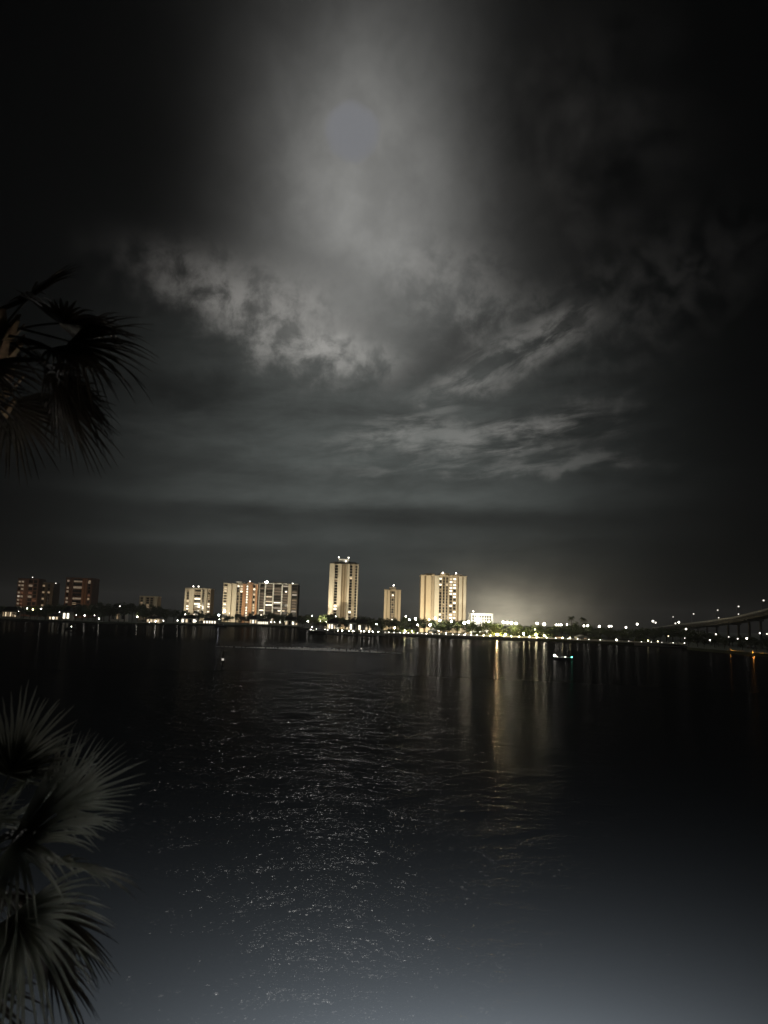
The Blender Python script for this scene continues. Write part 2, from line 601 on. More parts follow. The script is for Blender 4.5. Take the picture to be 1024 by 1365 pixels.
def wnoise(scale, stretch, det, dist=0.0):
    mp = nt.nodes.new('ShaderNodeMapping')
    mp.inputs['Scale'].default_value = stretch
    mp.inputs['Rotation'].default_value = (0, 0, R(12))
    nt.links.new(tcw.outputs['Object'], mp.inputs[0])
    n = nt.nodes.new('ShaderNodeTexNoise')
    n.inputs['Scale'].default_value = scale
    n.inputs['Detail'].default_value = det
    n.inputs['Distortion'].default_value = dist
    nt.links.new(mp.outputs[0], n.inputs['Vector'])
    return n.outputs[0]


prev = None
for sca, st, det, dist_, hgt, gate in ((0.16, (0.6, 1, 1), 2, 0, 0.12, None), (0.75, (0.7, 1, 1), 3, 0.6, 0.12, None), (2.0, (0.8, 1, 1), 2, 0.4, 0.19, 0.33), (4.5, (0.8, 1, 1), 2, 0.3, 0.03, None)):
    hsock = wnoise(sca, st, det, dist_)
    if gate:                                  # short steep ripples come in scattered cat's-paws
        g = nt.nodes.new('ShaderNodeMapRange')
        g.interpolation_type = 'SMOOTHSTEP'
        g.inputs[1].default_value = 0.40
        g.inputs[2].default_value = 0.62
        nt.links.new(wnoise(gate, (0.6, 1, 1), 4, 0.5), g.inputs[0])
        mu = nt.nodes.new('ShaderNodeMath')
        mu.operation = 'MULTIPLY'
        nt.links.new(g.outputs[0], mu.inputs[0])
        nt.links.new(hsock, mu.inputs[1])
        hsock = mu.outputs[0]
    bp = nt.nodes.new('ShaderNodeBump')
    nt.links.new(lee.outputs[0], bp.inputs['Strength'])
    bp.inputs['Distance'].default_value = hgt
    nt.links.new(hsock, bp.inputs['Height'])
    if prev:
        nt.links.new(prev, bp.inputs['Normal'])
    prev = bp.outputs[0]
nt.links.new(prev, wgl.inputs['Normal'])
water = MB().add([(-2500, -60, 0), (2500, -60, 0), (2500, 3000, 0), (-2500, 3000, 0)], [(0, 1, 2, 3)]).build('water', wm)
kind(water, 'structure')

# far land: the lagoon's other shore, a raised slab following the shoreline
lm = MB()
pts = [(gx(px, D), D) for px, D in SHORE]
pts = [(pts[0][0] - 1600, pts[0][1] + 300)] + pts + [(pts[-1][0] + 1800, pts[-1][1] - 30)]
n = len(pts)
front = [(x, y, -1.0) for x, y in pts] + [(x, y, ZG) for x, y in pts]
back = [(max(-2400, min(2400, x * 2)), 2900, ZG) for x, y in pts]
lm.add(front + back, [(i, i + 1, n + i + 1, n + i) for i in range(n - 1)] + [(n + i, n + i + 1, 2 * n + i + 1, 2 * n + i) for i in range(n - 1)])
kind(lm.build('far_shore_ground', M['grass']), 'structure')
# near shore lawn below the viewer, with its sea wall edge
kind(MB().box(-120, 120, -55, 12.2, -1, 1.6).build('near_shore_ground', M['grass']), 'structure')
kind(MB().box(-120, 120, 5.0, 12.15, 1.5, 1.604).build('near_shore_bounce', M['concrete']), 'structure')  # unseen pale strip, added so lamp light bounces up onto the palms
nw = thing('seawall', 'concrete sea wall along the near shore below the palms', 'sea wall', (0, 12.6, 0))
MB().box(-120, 120, -0.4, 0.0, -1, 1.62).build('wall', M['concrete'], nw)
MB().box(-120, 120, -0.55, 0.15, 1.624, 1.8).build('cap', M['concrete'], nw)


# ------------------------------------------------------------------ apartment towers
def place(px0, px1, D):
    return gx(px0, D), gx(px1, D)


LITS = {'glass': 'glass', 'dim': 'dim', 'warm': 'warm', 'bright': 'bright'}


def pick(rng, probs):
    r = rng.random()
    for k, p in probs:
        r -= p
        if r < 0:
            return k
    return 'glass'


def tower(name, label, px0, px1, pytop, D, depth, floors, cols, wall, accent, probs, seed, yaw=0.0, lights=(), penthouse=None, roofmat=None, parapet=True):
    rng = random.Random(seed)
    x0, x1 = place(px0, px1, D)
    Wd = x1 - x0
    H = P((px0 + px1) / 2, pytop, D).z - ZG
    root = thing(name, label, 'apartment tower' if floors > 7 else 'building', ((x0 + x1) / 2, D, ZG), yaw)
    fh = (H - 5) / floors
    MB().box(-Wd / 2 + 0.05, Wd / 2 - 0.05, 0.8, depth, 0, H - 0.02).build('wall', M[wall], root)
    cache = {}
    for c in cols:
        k, a, bb = c[0], c[1], c[2]
        xa, xb = -Wd / 2 + a * Wd, -Wd / 2 + bb * Wd
        if k == 'pilaster':
            mt = c[3] if len(c) > 3 else accent
            pr = (c[4] if len(c) > 4 else -0.9) * 1.1
            MB().box(xa, xb, pr, 0.9, 0, H + (0.25 if parapet else 0)).build('pilaster', M[mt], root)
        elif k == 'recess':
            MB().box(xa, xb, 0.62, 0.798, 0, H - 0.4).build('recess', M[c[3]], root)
        elif k == 'win':
            y = c[3] if len(c) > 3 else 0.62
            pb = c[4] if len(c) > 4 else probs
            for fl in range(floors):
                q = pick(rng, pb)
                hh = fh * (0.80 if q == 'glass' else 0.55)
                key = (round(xb - xa, 2), q)
                if key not in cache:
                    hw = (xb - xa) / 2
                    cache[key] = MB().box(-hw, hw, -0.12, 0.12, 0, hh).mesh('window', M[q])
                link('window', cache[key], root, ((xa + xb) / 2, y, 4 + fl * fh + fh * 0.2))
        elif k == 'slab':
            mt = c[3] if len(c) > 3 else wall
            me = MB().box(xa, xb, -1.0, 0.797, 0, 0.3).box(xa, xb, -1.0, -0.9, 0.3, 1.1).mesh('balcony', M[mt])
            for fl in range(floors):
                link('balcony', me, root, (0, 0, 4 + fl * fh))
        elif k == 'strip':
            MB().box(xa, xb, 0.60, 0.797, 3, H - 1).build('glazing', M['glass'], root)
        elif k == 'lit':
            # (lit, a, b, floor, material)
            z = 4 + c[3] * fh
            MB().box(xa, xb, 0.30, 0.55, z + fh * 0.16, z + fh * 0.78).build('window', M[c[4]], root)
        elif k == 'stair':
            for fl in range(floors):
                if rng.random() < 0.85:
                    z = 4 + fl * fh
                    MB().box(xa, xb, -1.1, -0.95, z + fh * 0.2, z + fh * 0.75).build('stair_light', M['bright'], root)
    if parapet:
        MB().box(-Wd / 2 - 0.3, Wd / 2 + 0.3, 0.3, depth + 0.3, H, H + 1.0).build('parapet', M[roofmat or accent], root)
    if penthouse:
        for (a, bb, h, mt) in penthouse:
            MB().box(-Wd / 2 + a * Wd, -Wd / 2 + bb * Wd, 2.0, depth - 2, H + 1.002, H + h).build('penthouse', M[mt], root)
    for (lx, lz, c, s, r) in lights:
        MB().ball((-Wd / 2 + lx * Wd, 1.2, H + lz), r, 8, 6).build('roof_light', lampmat(c, s), root)
        MB().tube([(-Wd / 2 + lx * Wd, 1.2, H + 0.3), (-Wd / 2 + lx * Wd, 1.2, H + lz - r)], 0.08, 6).build('light_mast', M['steel'], root)
    return root, Wd, H, (x0 + x1) / 2


def flood(cx, D, H, dist, z, energy, spread, color=(1.0, 0.89, 0.66), dx=0.0, aim=0.5):
    """flood lamp standing in the grounds in front of a tower and washing its facade"""
    l = bpy.data.lights.new('facade_floodlight', 'SPOT')
    l.energy = energy * 1.5
    l.spot_size = R(spread)
    l.spot_blend = 0.6
    l.shadow_soft_size = 0.6
    l.color = color
    o = bpy.data.objects.new('facade_floodlight', l)
    col.objects.link(o)
    o.location = (cx + dx, D - dist, z)
    t = Vector((cx, D, H * aim)) - o.location
    o.rotation_euler = t.to_track_quat('-Z', 'Y').to_euler()


FEW = [('bright', 0.10), ('warm', 0.10), ('dim', 0.08)]
MID = [('bright', 0.2), ('warm', 0.16), ('dim', 0.2)]
NONE = []
DIMS = [('dim', 0.10), ('faint', 0.42), ('soft', 0.05)]

# tallest cream tower, two bays either side of a shaded centre, narrow right face
t1, W1, H1, C1 = tower('cream_tower', 'tallest cream tower with three columns of small dark windows and a rooftop pavilion', 437, 475.5, 752, 720, 24, 21,
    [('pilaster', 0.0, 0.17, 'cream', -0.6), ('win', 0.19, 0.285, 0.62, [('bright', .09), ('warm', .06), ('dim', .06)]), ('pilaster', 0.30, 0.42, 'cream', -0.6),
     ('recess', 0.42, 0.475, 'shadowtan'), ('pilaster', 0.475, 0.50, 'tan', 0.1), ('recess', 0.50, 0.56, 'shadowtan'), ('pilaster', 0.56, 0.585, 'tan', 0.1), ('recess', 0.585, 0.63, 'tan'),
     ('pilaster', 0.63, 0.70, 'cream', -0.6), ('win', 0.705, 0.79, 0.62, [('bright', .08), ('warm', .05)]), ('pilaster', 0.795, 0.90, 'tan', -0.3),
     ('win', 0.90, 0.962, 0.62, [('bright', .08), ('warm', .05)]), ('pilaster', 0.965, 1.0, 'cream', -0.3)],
    'cream', 'cream', FEW, 3, penthouse=[(0.12, 0.92, 2.2, 'roof'), (0.30, 0.66, 5.0, 'white')], roofmat='darkwall',
    lights=[(0.30, 6.3, 'w', 14, 0.5), (0.64, 6.3, 'w', 14, 0.5), (0.55, 2.9, 'w', 10, 0.5)])
flood(C1, 720, H1, 36, 8, 92000, 105, dx=-22)
flood(C1, 720, H1, 46, 8, 45000, 85, dx=22)
# small tan tower
t2, W2, H2, C2 = tower('narrow_tower', 'short narrow sand coloured tower standing between the two big towers', 511.5, 533.5, 787, 760, 16, 14,
    [('pilaster', 0.0, 0.16, 'sand', -0.6), ('pilaster', 0.20, 0.36, 'sand', -0.6), ('win', 0.37, 0.42, 0.62, NONE), ('win', 0.46, 0.56, 0.62, [('bright', .12), ('dim', .25)]), ('win', 0.60, 0.64, 0.62, NONE),
     ('pilaster', 0.65, 0.80, 'sand', -0.6), ('pilaster', 0.84, 1.0, 'sand', -0.6)],
    'tan', 'sand', FEW, 5, penthouse=[(0.3, 0.7, 3.0, 'tan')], lights=[(0.55, 5.0, 'w', 25, 0.55)])
flood(C2, 760, H2, 44, 8, 60000, 80, dx=-18)
# wide cream tower on the right
t3, W3, H3, C3 = tower('wide_tower', 'wide cream tower with tall fins and a lit column of paired balcony windows', 560, 621.5, 768, 700, 22, 17,
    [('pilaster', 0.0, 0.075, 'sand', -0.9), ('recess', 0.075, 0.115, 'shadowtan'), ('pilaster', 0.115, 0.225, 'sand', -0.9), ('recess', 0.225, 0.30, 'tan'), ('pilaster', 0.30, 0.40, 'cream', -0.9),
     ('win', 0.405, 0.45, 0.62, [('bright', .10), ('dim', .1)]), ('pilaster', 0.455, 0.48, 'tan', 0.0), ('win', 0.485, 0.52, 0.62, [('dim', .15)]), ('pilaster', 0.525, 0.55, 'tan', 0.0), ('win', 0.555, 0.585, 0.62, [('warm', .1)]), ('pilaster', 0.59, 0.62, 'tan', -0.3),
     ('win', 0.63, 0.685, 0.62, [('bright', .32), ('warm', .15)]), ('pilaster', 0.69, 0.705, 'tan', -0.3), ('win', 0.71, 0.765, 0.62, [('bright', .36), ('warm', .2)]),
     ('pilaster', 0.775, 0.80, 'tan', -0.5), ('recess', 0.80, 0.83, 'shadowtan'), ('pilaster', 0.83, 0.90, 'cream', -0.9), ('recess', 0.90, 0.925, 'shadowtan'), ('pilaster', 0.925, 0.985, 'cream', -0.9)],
    'tan', 'sand', FEW, 8, penthouse=[(0.1, 0.3, 2.2, 'tan'), (0.42, 0.62, 2.8, 'tan'), (0.7, 0.9, 2.0, 'tan')],
    lights=[(0.475, 3.0, 'w', 30, 0.55), (0.765, 3.0, 'w', 22, 0.5)])
flood(C3, 700, H3, 44, 8, 95000, 95, dx=-34)
flood(C3, 700, H3, 44, 8, 50000, 95, dx=10)

# three blocks beyond the marina
DR = 1040
t4, W4, H4, C4 = tower('small_block', 'smaller cream block left of the marina towers with paired roof lamps', 245, 279.5, 785, DR, 22, 11,
    [('pilaster', 0.0, 0.06, 'cream', -0.6), ('win', 0.08, 0.16, 0.62, MID), ('pilaster', 0.17, 0.36, 'cream', -0.8), ('win', 0.38, 0.60, 0.62, [('bright', .15), ('dim', .25)]),
     ('pilaster', 0.62, 0.68, 'cream', -0.6), ('win', 0.69, 0.75, 0.62, NONE), ('pilaster', 0.76, 0.86, 'cream', -0.8), ('slab', 0.88, 1.0, 'tan'), ('win', 0.90, 0.97, 0.62, MID)],
    'tan', 'cream', FEW, 12, lights=[(0.30, 3.2, 'w', 12, 0.7), (0.50, 3.2, 'w', 12, 0.7)])
flood(C4, DR, H4, 60, 20, 80000, 60, dx=-10)
t5, W5, H5, C5 = tower('yellow_block', 'yellow cream and salmon block with a bright vertical stair light', 296, 341.5, 778.5, DR, 26, 13,
    [('slab', 0.0, 0.12, 'cream'), ('win', 0.02, 0.10, 0.62, MID), ('pilaster', 0.13, 0.24, 'cream', -0.8), ('recess', 0.24, 0.28, 'tan'), ('pilaster', 0.28, 0.40, 'cream', -0.8),
     ('win', 0.41, 0.46, 0.62, FEW), ('win', 0.50, 0.56, 0.62, FEW), ('pilaster', 0.57, 0.66, 'salmon', -0.8), ('stair', 0.685, 0.725), ('pilaster', 0.75, 0.86, 'salmon', -0.8), ('win', 0.88, 0.93, 0.62, MID), ('pilaster', 0.95, 1.0, 'salmon', -0.5)],
    'tan', 'cream', FEW, 15, penthouse=[(0.36, 0.55, 3.2, 'white'), (0.70, 0.80, 3.0, 'salmon')], lights=[(0.76, 4.0, 'w', 10, 0.6)])
flood(C5, DR, H5, 55, 16, 120000, 75, dx=-30)
t6, W6, H6, C6 = tower('dark_block', 'dark glazed block with white fins, a few bright floors and a dazzling roof lamp', 342.5, 395.5, 778.5, DR + 6, 26, 13,
    [('slab', 0.0, 0.83, 'darkwall'), ('pilaster', 0.02, 0.045, 'white', -1.2), ('pilaster', 0.165, 0.195, 'white', -1.2), ('pilaster', 0.37, 0.40, 'white', -1.2), ('pilaster', 0.59, 0.62, 'white', -1.2), ('pilaster', 0.76, 0.84, 'cream', -1.2),
     ('win', 0.05, 0.16, 0.7, DIMS), ('win', 0.20, 0.365, 0.7, DIMS), ('win', 0.405, 0.585, 0.7, DIMS), ('win', 0.625, 0.755, 0.7, DIMS), ('win', 0.86, 0.98, 0.7, DIMS),
     ('lit', 0.05, 0.155, 3, 'bright'), ('lit', 0.205, 0.36, 8, 'warm'), ('lit', 0.205, 0.36, 6.4, 'warm'), ('lit', 0.205, 0.36, 5, 'bright'), ('lit', 0.205, 0.36, 0.6, 'bright'),
     ('lit', 0.41, 0.58, 5.8, 'bright'), ('lit', 0.52, 0.585, 3.0, 'bright'), ('lit', 0.625, 0.69, 3.0, 'warm'), ('lit', 0.68, 0.73, 10, 'bright'), ('lit', 0.09, 0.13, 1.5, 'bright')],
    'darkwall', 'white', FEW, 18, penthouse=[(0.35, 0.7, 2.5, 'darkwall')], lights=[(0.20, 2.2, 'w', 260, 1.3), (0.86, 1.4, 'w', 8, 0.7)])
flood(C6, DR, H6, 60, 22, 75000, 70, dx=8)
# rust coloured blocks at the far left
DL = 980
t7, W7, H7, C7 = tower('rust_block', 'dim rust coloured block at the far left with a column of white balcony lamps', 20.5, 48, 772, DL, 22, 9,
    [('slab', 0.0, 0.30, 'rust'), ('win', 0.04, 0.14, 0.62, [('soft', .3), ('faint', .5)]), ('win', 0.18, 0.30, 0.62, [('faint', .35), ('redwin', .5)]), ('pilaster', 0.33, 0.50, 'rust', -0.6), ('win', 0.54, 0.72, 0.62, [('faint', .12), ('redwin', .3)]), ('win', 0.78, 0.94, 0.62, [('redwin', .3)])],
    'rust', 'rust', FEW, 21, lights=[(0.68, 2.6, 'w', 3, 0.6)])
t8, W8, H8, C8 = tower('olive_block', 'dull olive block standing in the dark between two rust coloured ones', 49, 69, 777.5, DL + 12, 20, 9,
    [('pilaster', 0.0, 0.2, 'olive', -0.6), ('win', 0.26, 0.40, 0.62, [('dim', .3)]), ('pilaster', 0.46, 0.58, 'olive', -0.6), ('win', 0.62, 0.76, 0.62, [('dim', .3)]), ('pilaster', 0.85, 1.0, 'olive', -0.6)],
    'olive', 'olive', FEW, 24, lights=[(1.1, 0.5, 'w', 3, 0.6)])
t9, W9, H9, C9 = tower('striped_block', 'rust coloured block with wide lit floors and orange vertical strips', 84.5, 120.5, 771, DL, 24, 10,
    [('win', 0.05, 0.13, 0.62, [('faint', .4), ('dim', .4)]), ('pilaster', 0.16, 0.27, 'rust', -0.8), ('strip', 0.29, 0.62), ('lit', 0.30, 0.61, 8.8, 'faint'), ('lit', 0.30, 0.61, 7.2, 'faint'), ('lit', 0.30, 0.61, 4.0, 'faint'), ('lit', 0.30, 0.45, 2.6, 'dim'),
     ('slab', 0.29, 0.62, 'rust'), ('pilaster', 0.63, 0.71, 'salmon', -0.8), ('lit', 0.83, 0.97, 8.7, 'faint'), ('pilaster', 0.74, 0.80, 'salmon', -0.6), ('win', 0.85, 0.92, 0.62, [('redwin', .5), ('dim', .2)]), ('pilaster', 0.94, 1.0, 'rust', -0.6)],
    'rust', 'rust', FEW, 27)
for c, h in ((C7, H7), (C8, H8), (C9, H9)):
    flood(c, DL, h, 60, 20, 7000, 60, (1.0, 0.72, 0.48))
tC, WC, HC, CC = tower('low_block', 'dim cream four storey block above the dark trees on the left', 184.5, 208.5, 795.5, DL, 18, 9,
    [('win', 0.08, 0.20, 0.62, [('dim', .6)]), ('pilaster', 0.24, 0.34, 'cream', -0.5), ('win', 0.40, 0.54, 0.62, [('dim', .5)]), ('win', 0.62, 0.76, 0.62, [('dim', .4)]), ('pilaster', 0.86, 1.0, 'cream', -0.5)],
    'tan', 'cream', FEW, 30)
flood(CC, DL, HC, 60, 22, 9000, 50)
tH, WH, HH, CH = tower('white_hotel', 'bright white low building beside the wide cream tower', 627.5, 657, 819, 660, 14, 5,
    [('pilaster', 0.0, 0.05, 'white', -0.5), ('win', 0.08, 0.15, 0.62, NONE), ('win', 0.19, 0.26, 0.62, NONE), ('win', 0.30, 0.37, 0.62, NONE), ('win', 0.41, 0.48, 0.62, NONE), ('win', 0.52, 0.59, 0.62, NONE), ('win', 0.63, 0.70, 0.62, NONE), ('win', 0.74, 0.81, 0.62, NONE), ('win', 0.85, 0.92, 0.62, NONE), ('pilaster', 0.95, 1.0, 'white', -0.5)],
    'white', 'white', FEW, 33, lights=[(0.12, 2.4, 'w', 16, 0.45)])
flood(CH, 660, HH, 26, 14, 45000, 80, (1.0, 0.95, 0.78))


# ------------------------------------------------------------------ trees of the far shore
def crown_mesh(seed, mat, nq=850):
    rng = random.Random(seed)
    lobes = []
    for i in range(rng.randint(9, 13)):
        a = rng.uniform(0, 6.28)
        rr = rng.uniform(0.0, 0.33)
        lobes.append((rr * math.cos(a), rr * math.sin(a), rng.uniform(0.42, 0.80), rng.uniform(0.13, 0.23)))
    mb = MB()
    for i in range(nq):
        lx, ly, lz, lr = rng.choice(lobes)
        d = Vector((rng.gauss(0, 1), rng.gauss(0, 1), rng.gauss(0, 0.8))).normalized() * lr * rng.uniform(0.55, 1.08)
        c = Vector((lx, ly, lz)) + d
        q = Quaternion((rng.gauss(0, 1), rng.gauss(0, 1), rng.gauss(0, 1), rng.gauss(0, 1))).normalized()
        s1, s2 = rng.uniform(0.018, 0.05), rng.uniform(0.012, 0.03)
        mb.add([c + q @ Vector((-s1, -s2, 0)), c + q @ Vector((s1 * 0.6, -s2, 0.004)), c + q @ Vector((s1, s2 * 0.7, 0)), c + q @ Vector((-s1 * 0.5, s2, -0.004))], [(0, 1, 2, 3)])
    return mb.mesh('crown', mat)


def trunk_mesh(seed):
    rng = random.Random(seed)
    mb = MB()
    mb.tube([(0, 0, 0), (0.01, 0.0, 0.2), (rng.uniform(-.03, .03), rng.uniform(-.03, .03), 0.42), (rng.uniform(-.05, .05), 0, 0.62)], [0.032, 0.024, 0.018, 0.008], 7)
    for k in range(5):
        a = k * 1.3 + rng.uniform(-.3, .3)
        z = rng.uniform(0.25, 0.42)
        mb.tube([(0.005, 0, z), (0.13 * math.cos(a), 0.13 * math.sin(a), z + 0.12), (0.24 * math.cos(a), 0.24 * math.sin(a), z + 0.28)], [0.014, 0.009, 0.004], 5)
    return mb.mesh('trunk', M['bark'])


CROWNS = [crown_mesh(i, M['leaf']) for i in range(5)] + [crown_mesh(9 + i, M['leaflit']) for i in range(2)]
TRUNKS = [trunk_mesh(i) for i in range(3)]
rt = random.Random(5)


def tree(px, pytop, D, label, group, wide=1.0, pale=False, name='broadleaf_tree'):
    H = max(4.0, P(px, pytop, D).z - ZG)
    r = thing(name, label, 'tree', (gx(px, D), D, ZG), rt.uniform(0, 6.28), group)
    s = H / 0.98
    wd = min(max(s * wide, 7.0), 17.0)
    r.scale = (wd, wd, s)
    link('trunk', rt.choice(TRUNKS), r)
    link('crown', CROWNS[rt.choice((5, 6)) if pale else rt.randrange(5)], r)
    return r


TOPS = [(-60, 804), (10, 806), (64, 803), (80, 801), (100, 804), (130, 801), (150, 801), (180, 802.5), (210, 805), (240, 811), (280, 814), (300, 816.5), (340, 815), (380, 815), (400, 816), (432, 818),
        (437, 816), (447, 814), (452, 820.5), (475, 820.5), (490, 819.5), (535, 822), (548, 821), (560, 820.5), (575, 825), (590, 826), (605, 822), (622, 823), (636, 828), (655, 827), (670, 830), (700, 830.5),
        (740, 831), (760, 829), (785, 829.5), (800, 832.5), (840, 834.5), (862, 834), (885, 831.5), (915, 834), (930, 838), (960, 843), (1000, 846), (1060, 848)]
SEG = [(-99, 78, 'dark tree in the unlit shoreline clump under the rust coloured blocks', 'trees below the rust blocks'),
       (78, 128, 'dark tree in front of the striped rust block by the water', 'trees below the striped block'),
       (128, 240, 'dark tree in the unlit clump around the low cream block', 'trees around the low cream block'),
       (240, 300, 'dark tree in the row below the smaller cream block', 'trees below the small block'),
       (300, 400, 'dark tree behind the marina lights, below the yellow and dark blocks', 'trees behind the marina'),
       (400, 480, 'dark tree at the foot of the tallest cream tower', 'trees at the tallest tower'),
       (480, 540, 'dark tree below the short narrow tower', 'trees below the narrow tower'),
       (540, 628, 'lamp lit green tree at the foot of the wide cream tower', 'trees below the wide tower'),
       (628, 735, 'hazy green tree along the brightly lit waterfront park', 'trees in the lit park'),
       (735, 860, 'dim tree along the waterfront under the row of street lamps', 'trees under the street lamps'),
       (860, 930, 'dark tree on the point where the bridge lands', 'trees at the bridge landing'),
       (930, 1200, 'dark low tree on the spit beneath the bridge deck', 'trees below the bridge')]


def seg(px):
    for a, b_, l, g in SEG:
        if px < b_:
            return l, g
    return SEG[-1][2], SEG[-1][3]


px = -40.0
while px < 1075:
    l, g = seg(px)
    D = shore(px) + rt.uniform(45, 85) if px < 917 else shore(px) + rt.uniform(60, 110)
    if 625 < px < 660:
        D = shore(px) + rt.uniform(30, 50)
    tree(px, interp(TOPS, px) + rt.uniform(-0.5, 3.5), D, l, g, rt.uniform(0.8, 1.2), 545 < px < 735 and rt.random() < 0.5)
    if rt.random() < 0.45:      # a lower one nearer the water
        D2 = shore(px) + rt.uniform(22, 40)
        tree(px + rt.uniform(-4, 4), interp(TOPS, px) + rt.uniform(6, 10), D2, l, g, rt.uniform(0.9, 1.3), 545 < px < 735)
    px += rt.uniform(7.0, 11.5)


# feather palms
def far_palm_mesh(seed):
    rng = random.Random(seed)
    cr = MB()
    for k in range(13):
        a = k * 2.4
        el = rng.uniform(-0.2, 1.0)
        L = rng.uniform(0.26, 0.34)
        pts_, up = [], []
        for j in range(7):
            t = j / 6
            r_ = L * t * math.cos(el) * (1 - 0.15 * t)
            z = L * t * math.sin(el) - 0.22 * t * t
            pts_.append(Vector((r_ * math.cos(a), r_ * math.sin(a), 0.93 + z)))
        side = Vector((-math.sin(a), math.cos(a), 0))
        for j in range(1, 7):
            for q in (0, 0.5):
                p = pts_[j - 1].lerp(pts_[j], q)
                ll = 0.085 * (1 - abs(j / 6 - 0.45))
                for s_ in (-1, 1):
                    tip = p + side * s_ * ll + Vector((0, 0, -0.05)) + (pts_[j] - pts_[j - 1]) * 0.6
                    wv = (pts_[j] - pts_[j - 1]).normalized() * 0.012
                    cr.add([p - wv, p + wv, tip], [(0, 1, 2)])
    tk = MB().tube([(0, 0, 0), (0.012, 0, 0.3), (0.005, 0.01, 0.65), (0, 0, 0.94)], [0.022, 0.015, 0.013, 0.014], 7)
    return tk.mesh('trunk', M['bark']), cr.mesh('crown', M['leaf'])


FP = [far_palm_mesh(i) for i in range(3)]
for i, (px, py, lab) in enumerate([(762, 821.5, 'slender palm left of its twin, silhouetted above the street lamps'), (777.5, 822.5, 'slender palm right of its twin, silhouetted above the street lamps'),
                                   (664, 836, 'lamp lit palm beside the amber lamp in the park'), (706, 838, 'lamp lit palm between the yellow lamp and the green lit trees'), (555, 833, 'small lit palm on the promenade behind the parked cars'), (596, 836, 'lamp lit palm behind the domed shelter'),
                                   (888, 841, 'palm lit from below on the point by the bridge'), (620, 838, 'lamp lit palm near the white low building')]):
    D = shore(px) + 24
    r = thing('palm_tree', lab, 'palm tree', (gx(px, D), D, ZG), i * 1.7)
    H = P(px, py, D).z - ZG
    r.scale = (H * 0.75, H * 0.75, H) if H > 12 else (H, H, H)
    t_, c_ = FP[i % 3]
    link('trunk', t_, r)
    link('crown', c_, r)


# ------------------------------------------------------------------ houses and shelters along the shore
def house(px0, px1, pytop, D, label, wallm, winm, nwin=3, name='house', roofm='roof', zb=None, gable=False):
    x0, x1 = place(px0, px1, D)
    zb = ZG if zb is None else zb
    top = P((px0 + px1) / 2, pytop, D).z - zb
    Wd = x1 - x0
    top = max(top, 2.6)
    r = thing(name, label, 'house' if name == 'house' else name.replace('_', ' '), ((x0 + x1) / 2, D, zb))
    hw = top * 0.62
    MB().box(-Wd / 2, Wd / 2, 0, 9, 0, hw).build('wall', M[wallm], r)
    if gable:
        MB().prism([(-Wd / 2 - .5, hw + .002), (Wd / 2 + .5, hw + .002), (0, top)], -0.5, 9.5).build('roof', M[roofm], r)
    else:
        MB().add([(-Wd / 2 - .5, -.6, hw + .002), (Wd / 2 + .5, -.6, hw + .002), (Wd / 2 + .5, 9.6, hw + .002), (-Wd / 2 - .5, 9.6, hw + .002), (-Wd / 2 + 2, 4.5, top), (Wd / 2 - 2, 4.5, top)],
                 [(3, 2, 1, 0), (0, 1, 5, 4), (1, 2, 5), (2, 3, 4, 5), (3, 0, 4)]).build('roof', M[roofm], r)
    ww = Wd / nwin
    for k in range(nwin):
        a = -Wd / 2 + (k + 0.22) * ww
        wf = MB().box(a - .12, a + ww * 0.56 + .12, -0.08, -0.003, hw * 0.22 - .12, hw * 0.82 + .12).build('window', M['white'], r)
        MB().box(a, a + ww * 0.56, -0.14, -0.083, hw * 0.22, hw * 0.82).build('pane', M[winm if not isinstance(winm, (list, tuple)) else winm[k % len(winm)]], wf)
    return r


house(4, 23, 808.5, shore(14) + 40, 'long low house at the far left with a strip of dim lit windows', 'tan', ['dim', 'warm', 'dim', 'warm'], 6)
house(66, 79, 818, shore(72) + 4, 'small waterside boathouse with bright windows left of the striped block', 'tan', ['warm', 'bright'], 3, 'boathouse')
house(84, 94, 808, shore(88) + 12, 'white lit house at the water below the striped rust block', 'white', 'bright', 2)
house(148, 168, 806.5, shore(158) + 66, 'faint grey house among the dark trees left of the low cream block', 'white', ['glass', 'dim'], 3)
house(196, 214, 821.5, shore(205) + 14, 'low amber lit waterside house below the low cream block', 'sand', 'warm', 4)
house(242, 262, 820, shore(250) + 14, 'white house crowded with lamps below the smaller cream block', 'white', ['bright', 'warm', 'glass'], 4)
house(271.5, 289, 824, shore(280) + 14, 'boathouse with a continuous row of bright windows left of the marina', 'white', 'bright', 5, 'boathouse')
house(333, 343, 820.5, shore(338) + 16, 'two level lit pavilion at the left end of the marina', 'white', ['warm', 'bright'], 3, 'pavilion')
house(343.5, 358, 825, shore(350) + 10, 'long lit marina building with a row of glaring windows', 'white', 'bright', 6, 'marina_building')
house(380, 398, 822, shore(389) + 22, 'white waterside house right of the marina building', 'white', ['warm', 'glass', 'bright'], 4)
house(466, 475, 823, shore(470) + 16, 'bright white gabled house at the foot of the tallest tower', 'white', ['bright', 'glass'], 2, gable=True)
house(477.5, 496, 825.5, shore(486) + 22, 'wide cream lit house right of the white gabled one', 'cream', ['bright', 'glass', 'warm', 'warm'], 4)
house(438, 452, 825, shore(445) + 22, 'low house with bright windows in the dark below the tallest tower', 'white', ['bright', 'bright', 'warm'], 4)
house(572, 584, 838, shore(578) + 26, 'small white roofed kiosk behind the parked dark cars', 'white', ['warm', 'glass'], 2, 'kiosk', 'white')
house(770, 784, 846.5, shore(777) + 12, 'pale green lit hut on the promenade under the two palms', 'white', ['glass', 'dim'], 2, 'hut', 'white', gable=True)
house(742.5, 747.5, 846.5, shore(745) + 9, 'small orange lit booth on the promenade', 'salmon', 'warm', 1, 'booth', 'roof')


